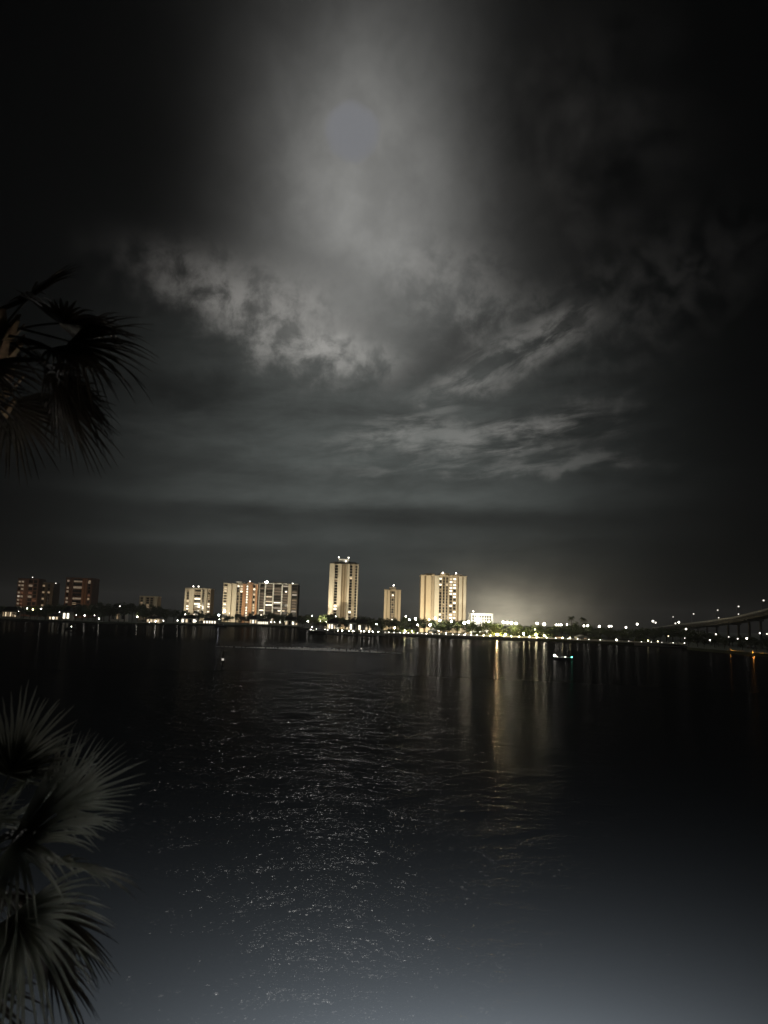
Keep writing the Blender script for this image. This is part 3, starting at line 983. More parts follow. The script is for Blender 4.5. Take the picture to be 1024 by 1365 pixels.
def shelter(px, pytop, D, Wd, label):
    r = thing('shelter', label, 'shelter', (gx(px, D), D, ZG))
    H = max(3.2, P(px, pytop, D).z - ZG)
    rings = []
    for j in range(5):
        t = j / 4
        rr = Wd / 2 * math.cos(t * 1.45)
        rings.append([(rr * math.cos(k * math.pi / 8), rr * math.sin(k * math.pi / 8), H - 1.3 + 1.3 * math.sin(t * 1.45)) for k in range(16)])
    MB().loft(rings).build('roof', M['sand'], r)
    for sx in (-1, 1):
        for sy in (-1, 1):
            MB().tube([(sx * Wd * .33, sy * Wd * .33, 0), (sx * Wd * .33, sy * Wd * .33, H - 1.25)], 0.14, 8).build('post', M['white'], r)
    MB().box(-Wd * .2, Wd * .2, -0.4, 0.4, 0.68, 0.76).build('table', M['timber'], r)
    MB().ball((0, 0, H - 1.5), 0.25, 8, 6).build('lamp', lampmat('w', 30), r)


shelter(595, 840.5, shore(595) + 10, 6.5, 'domed tan shelter with a lamp inside, right of the parked dark cars')
shelter(621, 842, shore(621) + 12, 6, 'tan round shelter below the glaring lamps of the white low building')
shelter(644, 842.5, shore(644) + 12, 6, 'tan round shelter left of the amber lamp')

# ------------------------------------------------------------------ sea wall and promenade on the right
sw = thing('seawall', 'long pale lit sea wall of the waterfront park', 'sea wall', (0, 0, 0))
prof = MB()
cap = MB()
low_ = MB()
pxs = [512.8 + i * (914.5 - 512.8) / 60 for i in range(61)]
line = [(gx(p, shore(p)), shore(p)) for p in pxs]
for (xa, ya), (xb, yb) in zip(line, line[1:]):
    prof.add([(xa, ya - .5, -1), (xb, yb - .5, -1), (xb, yb - .5, ZG + .1), (xa, ya - .5, ZG + .1), (xa, ya - .02, -1), (xb, yb - .02, -1), (xb, yb - .02, ZG + .1), (xa, ya - .02, ZG + .1)],
             [(0, 1, 2, 3), (3, 2, 6, 7), (7, 6, 5, 4)])
    cap.add([(xa, ya - .7, ZG + .104), (xb, yb - .7, ZG + .104), (xb, yb - .7, ZG + .4), (xa, ya - .7, ZG + .4), (xa, ya + .3, ZG + .104), (xb, yb + .3, ZG + .104), (xb, yb + .3, ZG + .4), (xa, ya + .3, ZG + .4)],
            [(0, 1, 2, 3), (3, 2, 6, 7), (7, 6, 5, 4), (1, 0, 4, 5)])
    ya, yb = ya + 5.5, yb + 5.5
    low_.add([(xa, ya, ZG + .01), (xb, yb, ZG + .01), (xb, yb, ZG + 1.25), (xa, ya, ZG + 1.25), (xa, ya + .4, ZG + .01), (xb, yb + .4, ZG + .01), (xb, yb + .4, ZG + 1.25), (xa, ya + .4, ZG + 1.25)],
             [(0, 1, 2, 3), (3, 2, 6, 7), (7, 6, 5, 4)])
prof.build('wall', M['concrete'], sw)
cap.build('cap', M['concrete'], sw)
pw = low_.build('parapet_wall', M['wallcap'])
tag(pw, 'low white parapet wall running along the promenade behind the sea wall', 'parapet wall')
pv = MB()
for (xa, ya), (xb, yb) in zip(line, line[1:]):
    pv.add([(xa, ya + .35, ZG + .006), (xb, yb + .35, ZG + .006), (xb, yb + 5.4, ZG + .006), (xa, ya + 5.4, ZG + .006)], [(0, 1, 2, 3)])
kind(pv.build('promenade_path', M['concrete']), 'structure')

def hedge_mesh(seed):
    rng = random.Random(seed)
    mb = MB()
    for i in range(900):
        c = Vector((rng.uniform(-.5, .5), rng.gauss(0, .09), 0))
        top = 0.75 + 0.25 * math.sin(c.x * 9 + seed) * math.cos(c.x * 23)
        c.z = top * rng.random() ** .7
        q = Quaternion((rng.gauss(0, 1), rng.gauss(0, 1), rng.gauss(0, 1), rng.gauss(0, 1))).normalized()
        a, b2 = rng.uniform(.02, .04), rng.uniform(.06, .12)
        m3 = [Vector((-a, -a, 0)), Vector((a * .6, -a, 0)), Vector((a, a * .7, 0)), Vector((-a * .5, a, 0))]
        mb.add([c + Vector(((q @ v).x, (q @ v).y * 2, (q @ v).z * 2.6)) for v in m3], [(0, 1, 2, 3)])
    return mb.mesh('foliage', M['leaflit'])


HM = [hedge_mesh(i) for i in range(3)]
for i, (pa, pb, ht, lab) in enumerate(((517, 531, 4.2, 'lamp lit green shrubs at the left end of the sea wall'), (532, 545, 4.6, 'lamp lit shrubs right of those at the sea wall end'), (546, 556, 3.6, 'lamp lit shrubs left of the dark parked cars'),
                                       (631, 645, 4.2, 'lit shrubs behind the round shelters, left of the amber lamp'), (646, 660, 4.6, 'lit shrubs just left of the amber lamp'), (666, 682, 4.4, 'glowing shrubs just right of the amber lamp'), (683, 697, 5.0, 'glowing shrubs left of the large yellow lamp'),
                                       (699, 712, 5.4, 'glowing shrubs right of the large yellow lamp'), (713, 727, 5.4, 'glowing shrubs around the greenish lamp'), (728, 740, 4.0, 'lit shrubs left of the orange booth'), (786, 802, 3.6, 'dim shrubs right of the pale hut'), (846, 866, 3.6, 'dim shrubs on the point short of the bridge'))):
    pm = (pa + pb) / 2
    D = shore(pm) + 10.5
    r = thing('shrub_row', lab, 'shrubs', (gx(pm, D), D, ZG), (shore(pb) - shore(pa)) / (gx(pb, D) - gx(pa, D)))
    r.scale = (gx(pb, D) - gx(pa, D), 6.0, ht)
    link('foliage', HM[i % 3], r)
    st = MB()
    for k in range(7):
        st.tube([(-.45 + k * .15, 0, 0), (-.44 + k * .15, 0.01, .5)], [.006, .003], 5)
    st.build('stems', M['bark'], r)

# small bollard lamps on the promenade
BOL = [(514, 60), (519, 90), (526, 70), (534, 50), (539.5, 150), (545, 40), (551, 80), (557, 30), (563, 40), (569, 150), (577, 50), (586, 50), (595, 60), (604, 90), (612, 50), (619.5, 150), (628, 60), (636, 60), (645, 70), (654, 90), (672, 120),
       (682, 120), (692, 120), (706, 110), (716, 110), (729, 70), (741, 60), (757, 60), (770, 40), (785, 30), (800, 20), (822, 60), (838, 14), (855, 18), (868, 26), (882, 18), (897, 14), (912, 50)]
bm_head = {}
for i, (px, s_) in enumerate(BOL):
    D = shore(px) + 2.4
    zone = 'left of the parked cars' if px < 556 else 'below the wide cream tower' if px < 625 else 'near the amber lamp' if px < 690 else 'below the lit green trees' if px < 740 else 'toward the bridge'
    r = thing('bollard_lamp', 'short lamp on the edge of the promenade, ' + zone, 'bollard lamp', (gx(px, D), D, ZG), 0, 'promenade lamps ' + zone)
    MB().tube([(0, 0, 0), (0, 0, 0.85)], 0.07, 6).build('post', M['darksteel'], r)
    c = 'w' if px < 640 or px > 720 else 'y'
    MB().ball((0, 0, 1.08), 0.20, 8, 6).build('lamp_head', lampmat(c, s_ * (rt.uniform(.7, 1.5) if 626 < px < 735 else rt.uniform(.1, .8))), r)

# ------------------------------------------------------------------ street lamps
LAMPS = [
    (25, 815, 'w', .35, 25, 'small lamp below the long low house at the far left'), (36.5, 811, 'w', .5, 40, 'white lamp right of the long low house at the far left'), (44, 812.5, 'o', .8, 14, 'amber lamp below the rust coloured block'),
    (55, 811.5, 'w', .7, 45, 'bright white lamp below the olive block'), (39, 819, 'w', .4, 50, 'lone white lamp at the water below the rust coloured block'), (79.5, 816, 'w', .4, 20, 'faint lamp between the boathouse and the white lit house at far left'),
    (87, 812, 'w', .8, 40, 'bright lamp by the white house below the striped block'), (92, 816, 'w', .7, 40, 'lower bright lamp by the white house below the striped block'), (102, 820, 'w', .5, 50, 'lamp right of the white house below the striped block'),
    (113, 820.5, 'w', .5, 60, 'lamp midway between the striped block and the dark trees'), (126, 820.3, 'w', .35, 30, 'small lamp at the left foot of the dark tree clump'),
    (132, 824.5, 'w', .5, 90, 'bright lamp at the left foot of the dark tree clump'), (140, 820, 'w', .3, 12, 'faint lamp in the dark tree clump'), (160, 808, 'w', .5, 12, 'faint lamp high by the grey house among dark trees'),
    (183, 822, 'w', .55, 90, 'bright lamp left of the amber lit house'), (193.5, 819, 'w', .5, 22, 'dim lamp above the left end of the amber lit house'), (207.5, 828.3, 'w', .5, 90, 'white dock lamp in front of the amber lit house'),
    (218, 827.5, 'w', .4, 35, 'small lamp right of the amber lit house'), (199, 832, 'w', .3, 25, 'small lamp low at the water before the amber lit house'), (237, 827, 'w', .5, 60, 'lamp left of the white house crowded with lamps'),
    (247, 819, 'w', .5, 60, 'topmost lamp over the white house crowded with lamps'), (245, 823.5, 'c', .7, 80, 'left lamp at the white house crowded with lamps'), (250.5, 824, 'c', .7, 90, 'middle lamp at the white house crowded with lamps'),
    (256, 827, 'w', .6, 70, 'right lamp at the white house crowded with lamps'), (261, 828, 'w', .4, 50, 'small lamp at the right edge of the white house crowded with lamps'),
    (292, 820, 'c', .9, 70, 'large white lamp right of the long bright boathouse'), (292.5, 825.5, 'w', .4, 40, 'small lamp under the large white one right of the boathouse'), (306, 817.5, 'w', .35, 16, 'faint lamp among trees under the yellow block'),
    (335, 827.5, 'w', .5, 60, 'lamp on the left end of the marina'), (349.5, 827, 'w', .6, 150, 'brightest lamp at the middle of the marina building'), (361, 829, 'w', .4, 60, 'first small lamp right of the marina building'), (366, 829.5, 'w', .4, 50, 'second small lamp right of the marina building'),
    (373, 829.5, 'w', .4, 45, 'small lamp left of the waterside house by the marina'), (380, 828, 'w', .5, 60, 'lamp at the left corner of the waterside house by the marina'), (391.5, 825, 'w', .7, 70, 'tall bright lamp before the waterside house by the marina'), (392, 830, 'w', .4, 60, 'low lamp under the tall one by the waterside house'), (398, 826, 'w', .4, 25, 'thin lamp right of the waterside house by the marina'),
    (416, 821, 'w', .4, 30, 'small high lamp in the trees left of the tallest tower'), (410.5, 828, 'w', .65, 110, 'bright lamp left of the dark hulled yacht'), (421, 828, 'w', .35, 25, 'small dim lamp behind the dark hulled yacht'), (427, 828.3, 'w', .4, 35, 'lamp behind the mast of the dark hulled yacht'),
    (434.5, 829.3, 'w', .45, 60, 'lamp at the left of the low house below the tallest tower'), (441, 828.3, 'w', .5, 110, 'left bright lamp at the low house below the tallest tower'), (447.5, 829, 'w', .5, 110, 'right bright lamp at the low house below the tallest tower'), (448, 821.7, 'w', .4, 30, 'small lamp against the foot of the tallest tower'),
    (471.5, 825, 'c', .6, 60, 'white lamp on the lawn of the white gabled house'), (474, 831.5, 'w', .4, 50, 'low lamp beside the white gabled house'), (502, 832, 'w', .45, 45, 'lone lamp in the dark below the narrow tower'), (489, 834.5, 'w', .3, 30, 'small low lamp before the wide cream house'),
    (526, 837, 'y', .7, 70, 'greenish yellow lamp near the left end of the sea wall'), (541, 821.5, 'w', .45, 45, 'small lamp in the trees right of the narrow tower'), (546, 826, 'c', .5, 60, 'white lamp in the trees right of the narrow tower'), (554, 825, 'w', .9, 60, 'large white lamp in the trees left of the wide tower'), (557, 833, 'w', .6, 50, 'soft lamp under the large one left of the wide tower'),
    (573.5, 833, 'w', .9, 90, 'large white lamp in the trees above the parked cars'), (572, 826, 'y', .5, 40, 'yellowish lamp at the foot of the wide tower fins'), (580, 824, 'w', .8, 80, 'left one of the glaring lamps under the wide tower'), (586.5, 827, 'w', 1.0, 110, 'most glaring lamp under the middle of the wide tower'),
    (602, 828, 'w', .7, 70, 'lamp under the lit windows of the wide tower'), (619, 830, 'w', .9, 80, 'left one of two glaring lamps below the white low building'), (624.5, 829, 'w', .9, 100, 'right one of two glaring lamps below the white low building'), (652, 829, 'y', .6, 50, 'lamp in front of the white low building'), (585, 841, 'w', .5, 40, 'lamp between the kiosk and the domed shelter'),
    (540, 841, 'y', .5, 90, 'low lamp lighting the promenade shrubs green, left'), (549, 841.5, 'y', .5, 90, 'low lamp lighting the promenade shrubs green, right'),
    (671, 829.5, 'w', .7, 60, 'first of four lamps in a bright row over the park'), (676.5, 830, 'w', .8, 120, 'second of four lamps in a bright row over the park'), (682, 830.5, 'w', .8, 120, 'third of four lamps in a bright row over the park'), (688, 831, 'w', .7, 80, 'last of four lamps in a bright row over the park'),
    (663, 845.8, 'o', .75, 520, 'dazzling amber lamp on the waterfront'), (674, 845.5, 'y', .6, 90, 'warm lamp just right of the dazzling amber one'), (698.5, 845, 'y', .9, 150, 'large yellow lamp in the waterfront park'), (714.5, 846, 'y', .7, 110, 'greenish lamp right of the large yellow one'), (713, 839, 'y', .35, 25, 'small lamp high above the greenish one'), (726, 847.5, 'w', .5, 60, 'lamp on the waterfront left of the orange booth'),
    (716, 831, 'w', .6, 70, 'small street lamp above the greenish park lamp'), (725.5, 832, 'w', .85, 90, 'bright street lamp right of the small one above the park'), (741.5, 833, 'w', .7, 90, 'left of three street lamps set close together'), (744.7, 833, 'w', .7, 90, 'middle of three street lamps set close together'), (748, 833, 'w', .7, 90, 'right of three street lamps set close together'),
    (756, 832.5, 'w', .55, 80, 'street lamp at the left of the twin palms'), (778.5, 834.3, 'w', .7, 70, 'street lamp just behind the twin palms'), (783.5, 834, 'w', .8, 80, 'street lamp at the right of the twin palms'), (799, 835, 'w', .8, 70, 'first lone street lamp right of the palms'), (812, 834.8, 'w', .65, 55, 'left of a close pair of street lamps right of the palms'), (815, 834.8, 'w', .6, 50, 'right of a close pair of street lamps right of the palms'),
    (834.5, 836.3, 'w', .8, 35, 'soft street lamp midway between palms and bridge'), (849.5, 832, 'w', .8, 35, 'taller soft street lamp short of the bridge'), (870.5, 828, 'w', .8, 16, 'high dim lamp left of the first bridge lamp'), (874, 830, 'w', .6, 9, 'small dim lamp beside the high one left of the bridge'), (900.5, 831, 'w', .6, 12, 'dim lamp where the bridge begins'), (905, 829.5, 'w', .8, 16, 'broad lamp where the bridge begins'), (914.6, 838.5, 'w', .7, 14, 'lamp under the start of the bridge deck'),
    (750, 850.3, 'y', .55, 60, 'warm lamp beside the orange booth'), (760, 850.5, 'y', .55, 50, 'warm lamp left of the pale hut'), (822, 853, 'w', .6, 70, 'low lamp on the sea wall toward the bridge'), (856, 850, 'w', .6, 14, 'soft lamp left of the point'), (864, 854, 'y', .4, 22, 'low lamp on the point left of the bridge'), (877, 855, 'y', .4, 18, 'second low lamp on the point left of the bridge'), (891, 848, 'y', .35, 10, 'lamp lighting a palm on the point'),
    (913, 850.5, 'w', .4, 10, 'small lamp below the start of the bridge'), (924, 853.5, 'w', .4, 12, 'small lamp at the tip of the spit'), (947, 853.3, 'w', .7, 24, 'brightest lamp under the bridge'), (954.5, 845.5, 'w', .5, 8, 'dim lamp behind the first bridge pier'), (971.5, 849, 'w', .4, 8, 'dim lamp left of the second bridge pier'), (983.5, 851.5, 'w', .45, 12, 'lamp right of the second bridge pier'), (995.5, 851, 'w', .55, 20, 'clear lamp between the bridge piers'), (1013, 844, 'w', .45, 12, 'lamp right of the third bridge pier'), (1022.5, 845, 'w', .4, 8, 'lamp at the right edge under the bridge'),
]
rl = random.Random(2)
for (px, py, c, r_, s_, lab) in LAMPS:
    if 610 < px < 735 and c == 'w':
        c = 'm'
        s_ *= 2.2
        r_ *= 1.25
    elif px >= 735:
        s_ *= rl.uniform(.2, .6)
        r_ *= 1.15
    else:
        s_ *= rl.uniform(.5, 1.3) * (2.2 if 535 < px < 612 else 1)
    d = py - hor(px)
    D = shore(px) + 40 if px < 917 else shore(px) + 45
    if d > 0.5:
        need = (10.5 - 2.6) * F / d
        D = min(D, max(need, shore(px) + 8))
    p = P(px, py, D)
    h = max(p.z - ZG, r_ + 0.3)
    lr = thing('street_lamp', lab, 'street lamp', (p.x, p.y, ZG))
    MB().tube([(0, 0.12, 0), (0, 0.12, h - r_ * 0.9)], [0.10, 0.06], 6).build('pole', M['darksteel'], lr)
    MB().ball((0, 0, h), r_ * 0.72, 10, 7).build('lamp_head', lampmat(c, s_), lr)


# ------------------------------------------------------------------ bridge
br = thing('bridge', 'long concrete road bridge rising to the right over the spit', 'bridge', (0, 0, 0))
BP = [(878, 838.0, 760), (892, 836.6, 690), (905, 834.6, 640), (930, 832.2, 585), (960, 829.0, 530), (990, 824.6, 485), (1024, 817.0, 440), (1060, 808, 400), (1110, 794, 355), (1180, 772, 310)]
bp_ = [P(*q) for q in BP]
secs = {'deck': [(-6, 0), (6, 0), (6, -0.7), (-6, -0.7)], 'girder': [(-4.6, -0.704), (4.6, -0.704), (4.0, -2.2), (-4.0, -2.2)]}


def sweep(sec, off=0.0):
    rings = []
    for i, p in enumerate(bp_):
        t = (bp_[min(i + 1, len(bp_) - 1)] - bp_[max(i - 1, 0)])
        t.z = 0
        t.normalize()
        s_ = Vector((t.y, -t.x, 0))      # to the right of travel toward the camera
        rings.append([p + s_ * a + Vector((0, 0, z)) for a, z in sec])
    return MB().loft(rings)


sweep(secs['deck']).build('deck', M['bridgeconcrete'], br)
sweep(secs['girder']).build('girder', M['bridgeconcrete'], br)
sweep([(5.6, 0.004), (5.9, 0.004), (5.9, 0.95), (5.6, 0.95)]).build('barrier', M['concrete'], br)
sweep([(-5.9, 0.004), (-5.6, 0.004), (-5.6, 0.95), (-5.9, 0.95)]).build('barrier', M['concrete'], br)


def bridge_at(px):
    for a, b_, pa, pb in zip(BP, BP[1:], bp_, bp_[1:]):
        if a[0] <= px <= b_[0]:
            t = (px - a[0]) / (b_[0] - a[0])
            q = pa.lerp(pb, t)
            d_ = pb - pa
            d_.z = 0
            d_.normalize()
            return q, Vector((d_.y, -d_.x, 0))


for px in (925, 949.6, 978, 1007, 1040, 1080):
    q, s_ = bridge_at(px)
    pier = MB()
    for k in (-3.2, 3.2):
        c = q + s_ * k
        pier.tube([(c.x, c.y, -1), (c.x, c.y, q.z - 3.1)], 0.75, 12)
    cx_ = [q + s_ * k + Vector((0, 0, dz)) for k in (-4.6, 4.6) for dz in (0, 0)]
    a_, b2 = q - s_ * 4.8, q + s_ * 4.8
    n_ = Vector((-s_.y, s_.x, 0)) * 0.8
    pier.add([a_ - n_ + Vector((0, 0, -3.1)), b2 - n_ + Vector((0, 0, -3.1)), b2 + n_ + Vector((0, 0, -3.1)), a_ + n_ + Vector((0, 0, -3.1)),
              a_ - n_ + Vector((0, 0, -2.21)), b2 - n_ + Vector((0, 0, -2.21)), b2 + n_ + Vector((0, 0, -2.21)), a_ + n_ + Vector((0, 0, -2.21))],
             [(0, 3, 2, 1), (4, 5, 6, 7), (0, 1, 5, 4), (1, 2, 6, 5), (2, 3, 7, 6), (3, 0, 4, 7)])
    pier.build('pier', M['bridgeconcrete'], br)
for px, py, s_, lab in ((887, 822, 1.2, 'dim tall lamp post on the lowest part of the bridge'), (913, 818, 1.8, 'tall lamp post second lowest on the bridge'), (944, 813, 1.4, 'tall lamp post midway along the visible bridge'), (970.5, 808, 1.8, 'tall lamp post above the second bridge pier'), (1002.5, 800, 1.8, 'highest lamp post, near the right edge on the bridge')):
    q, sd_ = bridge_at(px)
    base = q - sd_ * 5.75 + Vector((0, 0, 0.95))
    D = base.y
    top = P(px, py, D).z
    r = thing('street_lamp', lab, 'street lamp', base, 0, 'lamp posts on the bridge')
    h = top - base.z
    MB().tube([(0, 0, 0), (0, 0, h * .9), (0.3, -0.3, h), (1.0, -0.9, h + 0.1)], [0.14, 0.1, 0.08, 0.06], 8).build('pole', M['steel'], r)
    MB().ball((1.1, -1.0, h), 0.5, 10, 6, 0.9).build('lamp_head', lampmat('w', s_), r)
for px, lab in ((971, 'small light on the bridge parapet above the second pier'), (998.5, 'small light on the bridge parapet near the right edge')):
    q, sd_ = bridge_at(px)
    base = q + sd_ * 5.75 + Vector((0, 0, 0.954))
    r = thing('parapet_light', lab, 'light', base)
    MB().tube([(0, 0, 0), (0, 0, 0.5)], 0.08, 6).build('stem', M['steel'], r)
    MB().ball((0, 0, 0.8), 0.35, 8, 6).build('lamp_head', lampmat('w', 2), r)
# hooded sodium lamps on the spit, aimed at the water
for px, lab in ((973, 'hooded orange lamp on the dark spit, left one under the bridge'), (1003, 'hooded orange lamp on the dark spit, right one under the bridge')):
    D = shore(px) - 0.6
    r = thing('dock_lamp', lab, 'dock lamp', (gx(px, D), D, 0))
    MB().tube([(0, 0.4, -1), (0, 0.4, 3.2), (0, -0.3, 3.4)], 0.07, 6).build('pole', M['darksteel'], r)
    MB().tube([(0, -0.35, 3.3), (0, -0.35, 3.42), (0, -0.35, 3.6)], [0.42, 0.4, 0.12], 12).build('hood', M['darksteel'], r)
    l = bpy.data.lights.new('sodium_lamp', 'SPOT')
    l.energy = 9000 if px > 990 else 2600
    l.spot_size = R(150)
    l.spot_blend = 0.5
    l.color = (1.0, 0.42, 0.08)
    l.shadow_soft_size = 0.2
    o = bpy.data.objects.new('sodium_lamp', l)
    col.objects.link(o)
    o.parent = r
    o.location = (0, -0.35, 3.25)
    o.rotation_euler = (R(-18), 0, 0)


# ------------------------------------------------------------------ parked cars
def car(px, D, label, rz=0.0, van=False):
    r = thing('parked_car', label, 'car', (gx(px, D), D, ZG), rz)
    L, Wc = (5.2, 1.95) if van else (4.6, 1.85)
    hb, ht = (1.15, 2.1) if van else (0.9, 1.5)
    pr = [(-L / 2, .35), (L / 2, .35), (L / 2 + .02, .7), (L / 2 - .15, hb * .92), (L * .22, hb), (L * .08, ht - .05), (-L * .28, ht), (-L * .43, hb + .1), (-L / 2, hb * .95)]
    MB().prism(pr, -Wc / 2, Wc / 2).build('body', M['carpaint'], r)
    MB().prism([(L * .19, hb + .05), (L * .075, ht - .13), (-L * .26, ht - .1), (-L * .38, hb + .08)], -Wc / 2 - .012, Wc / 2 + .012).build('window', M['glass'], r)
    for sx in (-.31, .31):
        for sy in (-1, 1):
            w_ = MB().tube([(sx * L, sy * (Wc / 2 - .2), .34), (sx * L, sy * (Wc / 2 + .02), .34)], .34, 14).build('wheel', M['rubber'], r)
            MB().tube([(sx * L, sy * (Wc / 2 + .021), .34), (sx * L, sy * (Wc / 2 + .03), .34)], .2, 10).build('rim', M['steel'], w_)


for px, lab, van in ((557.5, 'dark parked car, leftmost on the promenade below the wide tower', False), (569, 'dark parked van beside the kiosk on the promenade', True), (575.5, 'dark parked car right behind the van on the promenade', False), (583, 'dark parked car left of the domed shelter', False)):
    car(px, shore(px) + 8.2, lab, 0.0, van)


# ------------------------------------------------------------------ boats
def hull(L, B, H, mat, parent):
    rings = []
    for t in (0, .15, .4, .65, .82, .93, 1.0):
        bw = B / 2 * (1 - max(0, (t - .45) / .55) ** 2.2) * (0.9 + .1 * min(1, t * 4)) + 0.02
        x = -L / 2 + t * L
        sh = H * (1 + .35 * max(0, t - .3) ** 1.5)
        k = -0.25 + .35 * max(0, (t - .7) / .3) ** 2
        rings.append([(x, -bw, sh), (x, -bw * .85, sh * .35), (x, -bw * .3, k), (x, bw * .3, k), (x, bw * .85, sh * .35), (x, bw, sh)])
    return MB().loft(rings).build('hull', mat, parent)


def motorboat(loc, L, label, rz, hm='hullwhite', cabin=True, light=None, tower_=False, group=None):
    r = thing('motorboat', label, 'boat', loc, rz, group)
    H = L * .13
    hull(L, L * .34, H, M[hm], r)
    MB().tube([(x, s_ * y, H * z) for s_ in (1,) for x, y, z in ((-L * .49, -L * .165, 1.04), (0, -L * .17, 1.08), (L * .3, -L * .12, 1.25), (L * .49, 0, 1.36), (L * .3, L * .12, 1.25), (0, L * .17, 1.08), (-L * .49, L * .165, 1.04))], L * .007, 6).build('rail', M['steel'], r)
    if cabin:
        cz = H * 1.02
        MB().prism([(-L * .18, cz), (L * .22, cz), (L * .12, cz + L * .14), (-L * .16, cz + L * .15)], -L * .11, L * .11).build('cabin', M['hullwhite'], r)
        MB().prism([(-L * .13, cz + L * .06), (L * .155, cz + L * .06), (L * .11, cz + L * .125), (-L * .13, cz + L * .13)], -L * .113, L * .113).build('window', M['glass'], r)
    MB().box(-L * .56, -L * .5, -L * .035, L * .035, -.2, H * 1.15).build('outboard_motor', M['darksteel'], r)
    return r


# running boat with a white stern light and a green bow light
bl = W(738, 879.5)
brr = W(763, 880.5)
mid = (bl + brr) / 2
rz = math.atan2(brr.y - bl.y, brr.x - bl.x)
Lb = (brr - bl).length
r = motorboat((mid.x, mid.y, 0), Lb, 'small dark motorboat under way with a white stern light and a green bow light', rz, 'hulldark', False)
MB().prism([(-.6, .85), (.7, .85), (.5, 1.25), (-.4, 1.3)], -.5, .5).build('console', M['hullwhite'], r)
MB().prism([(.5, 1.25), (.72, .9), (.78, .92), (.56, 1.5)], -.5, .5).build('windscreen', M['glass'], r)
MB().tube([(-Lb * .44, 0, 0.8), (-Lb * .44, 0, 1.35)], 0.03, 6).build('light_mast', M['steel'], r)
MB().ball((-Lb * .44, 0, 1.5), 0.3, 10, 7).build('stern_light', lampmat('w', 40), r)
MB().ball((-Lb * .30, -0.5, 1.1), 0.10, 8, 6).build('deck_light', lampmat('w', 14), r)
MB().ball((Lb * .13, -0.7, 1.12), 0.13, 8, 6).build('cabin_light', lampmat('w', 18), r)
MB().ball((Lb * .47, -0.1, 1.12), 0.17, 10, 7).build('bow_light', lampmat('g', 30), r)

# dark hulled yacht with a string of deck lights
D = 560
r = motorboat((gx(427, D), D, 0), gx(441, D) - gx(413, D), 'dark hulled yacht moored left of the pier with a string of white deck lights', math.pi + R(6), 'hulldark', True)
Ly = gx(441, D) - gx(413, D)
MB().tube([(0, 0, 2), (0, 0, 9.5)], [0.12, 0.06], 8).build('mast', M['steel'], r)
for k, t in enumerate((-.38, -.25, -.12, 0.03, .16, .30, .42)):
    MB().ball((t * Ly, 0.9, 2.9 + 0.5 * math.sin(k * 2.1)), 0.17, 8, 6).build('deck_light', lampmat('w', 26), r)
MB().ball((.36 * Ly, 0.5, 4.6), 0.2, 8, 6).build('deck_light', lampmat('w', 60), r)
D = 545
r = motorboat((gx(444, D), D, 0), 9.5, 'white cabin cruiser moored at the pier beside the dark hulled yacht', math.pi - R(10))
D = 712
r = motorboat((gx(296, D), D, 0), gx(305, D) - gx(288, D), 'long unlit dark boat lying off the marina', R(4), 'hulldark', True)
for px, D, lab, rz in ((454, 548, 'small white boat moored right of the cabin cruiser', 2.9), (461, 552, 'small white boat moored at the left part of the pier', 3.3), (469, 546, 'small white boat moored below the white gabled house', 3.0), (484, 552, 'small white boat moored in the middle of the pier below the cream house', 3.2), (497, 552, 'small white boat moored with two lamps behind it near the pier end', 3.05), (508, 560, 'small white boat moored right against the sea wall corner', 3.1)):
    motorboat((gx(px, D), D, 0), 6.5, lab, rz)
p = W(95, 838.5)
r = motorboat((p.x, p.y, 0), 6.0, 'small dark boat with one white light anchored off the striped block', 0.3, 'hulldark', False)
MB().tube([(0, 0, .8), (0, 0, 1.3)], .03, 6).build('light_mast', M['steel'], r)
MB().ball((0, 0, 1.45), .2, 8, 6).build('anchor_light', lampmat('w', 26), r)

# pier with posts and lamps in front of the houses
D = 566
pr_ = thing('pier', 'long low timber pier with lamp posts left of the sea wall', 'pier', (gx(478, D), D, 0))
Wp = gx(512, D) - gx(445, D)
MB().box(-Wp / 2, Wp / 2, -1.2, 1.2, 0.9, 1.12).build('deck', M['timber'], pr_)
for k in range(14):
    x = -Wp / 2 + (k + .5) * Wp / 14
    MB().tube([(x, -1.3, -1), (x, -1.3, 2.2)], .16, 8).build('post', M['timber'], pr_)
for px, s_, lab in ((451, 50, 'dock lamp at the left end of the pier, by the cabin cruiser'), (457, 90, 'dock lamp second from the left end of the pier'), (466, 50, 'dock lamp below the white gabled house on the pier'), (471.5, 120, 'brighter dock lamp below the white gabled house on the pier'), (482, 40, 'dock lamp left of the middle of the pier'), (486, 60, 'dock lamp at the middle of the pier, below the wide cream house'), (493, 120, 'brighter dock lamp right of the middle of the pier'), (497.5, 70, 'dock lamp near the sea wall corner'), (505, 60, 'last dock lamp before the sea wall')):
    r = thing('dock_lamp', lab, 'dock lamp', (gx(px, D - .6), D - .6, 1.12))
    MB().tube([(0, 0, 0), (0, 0, 1.3)], .06, 6).build('post', M['darksteel'], r)
    MB().ball((0, 0, 1.55), .26, 8, 6).build('lamp_head', lampmat('w', s_), r)


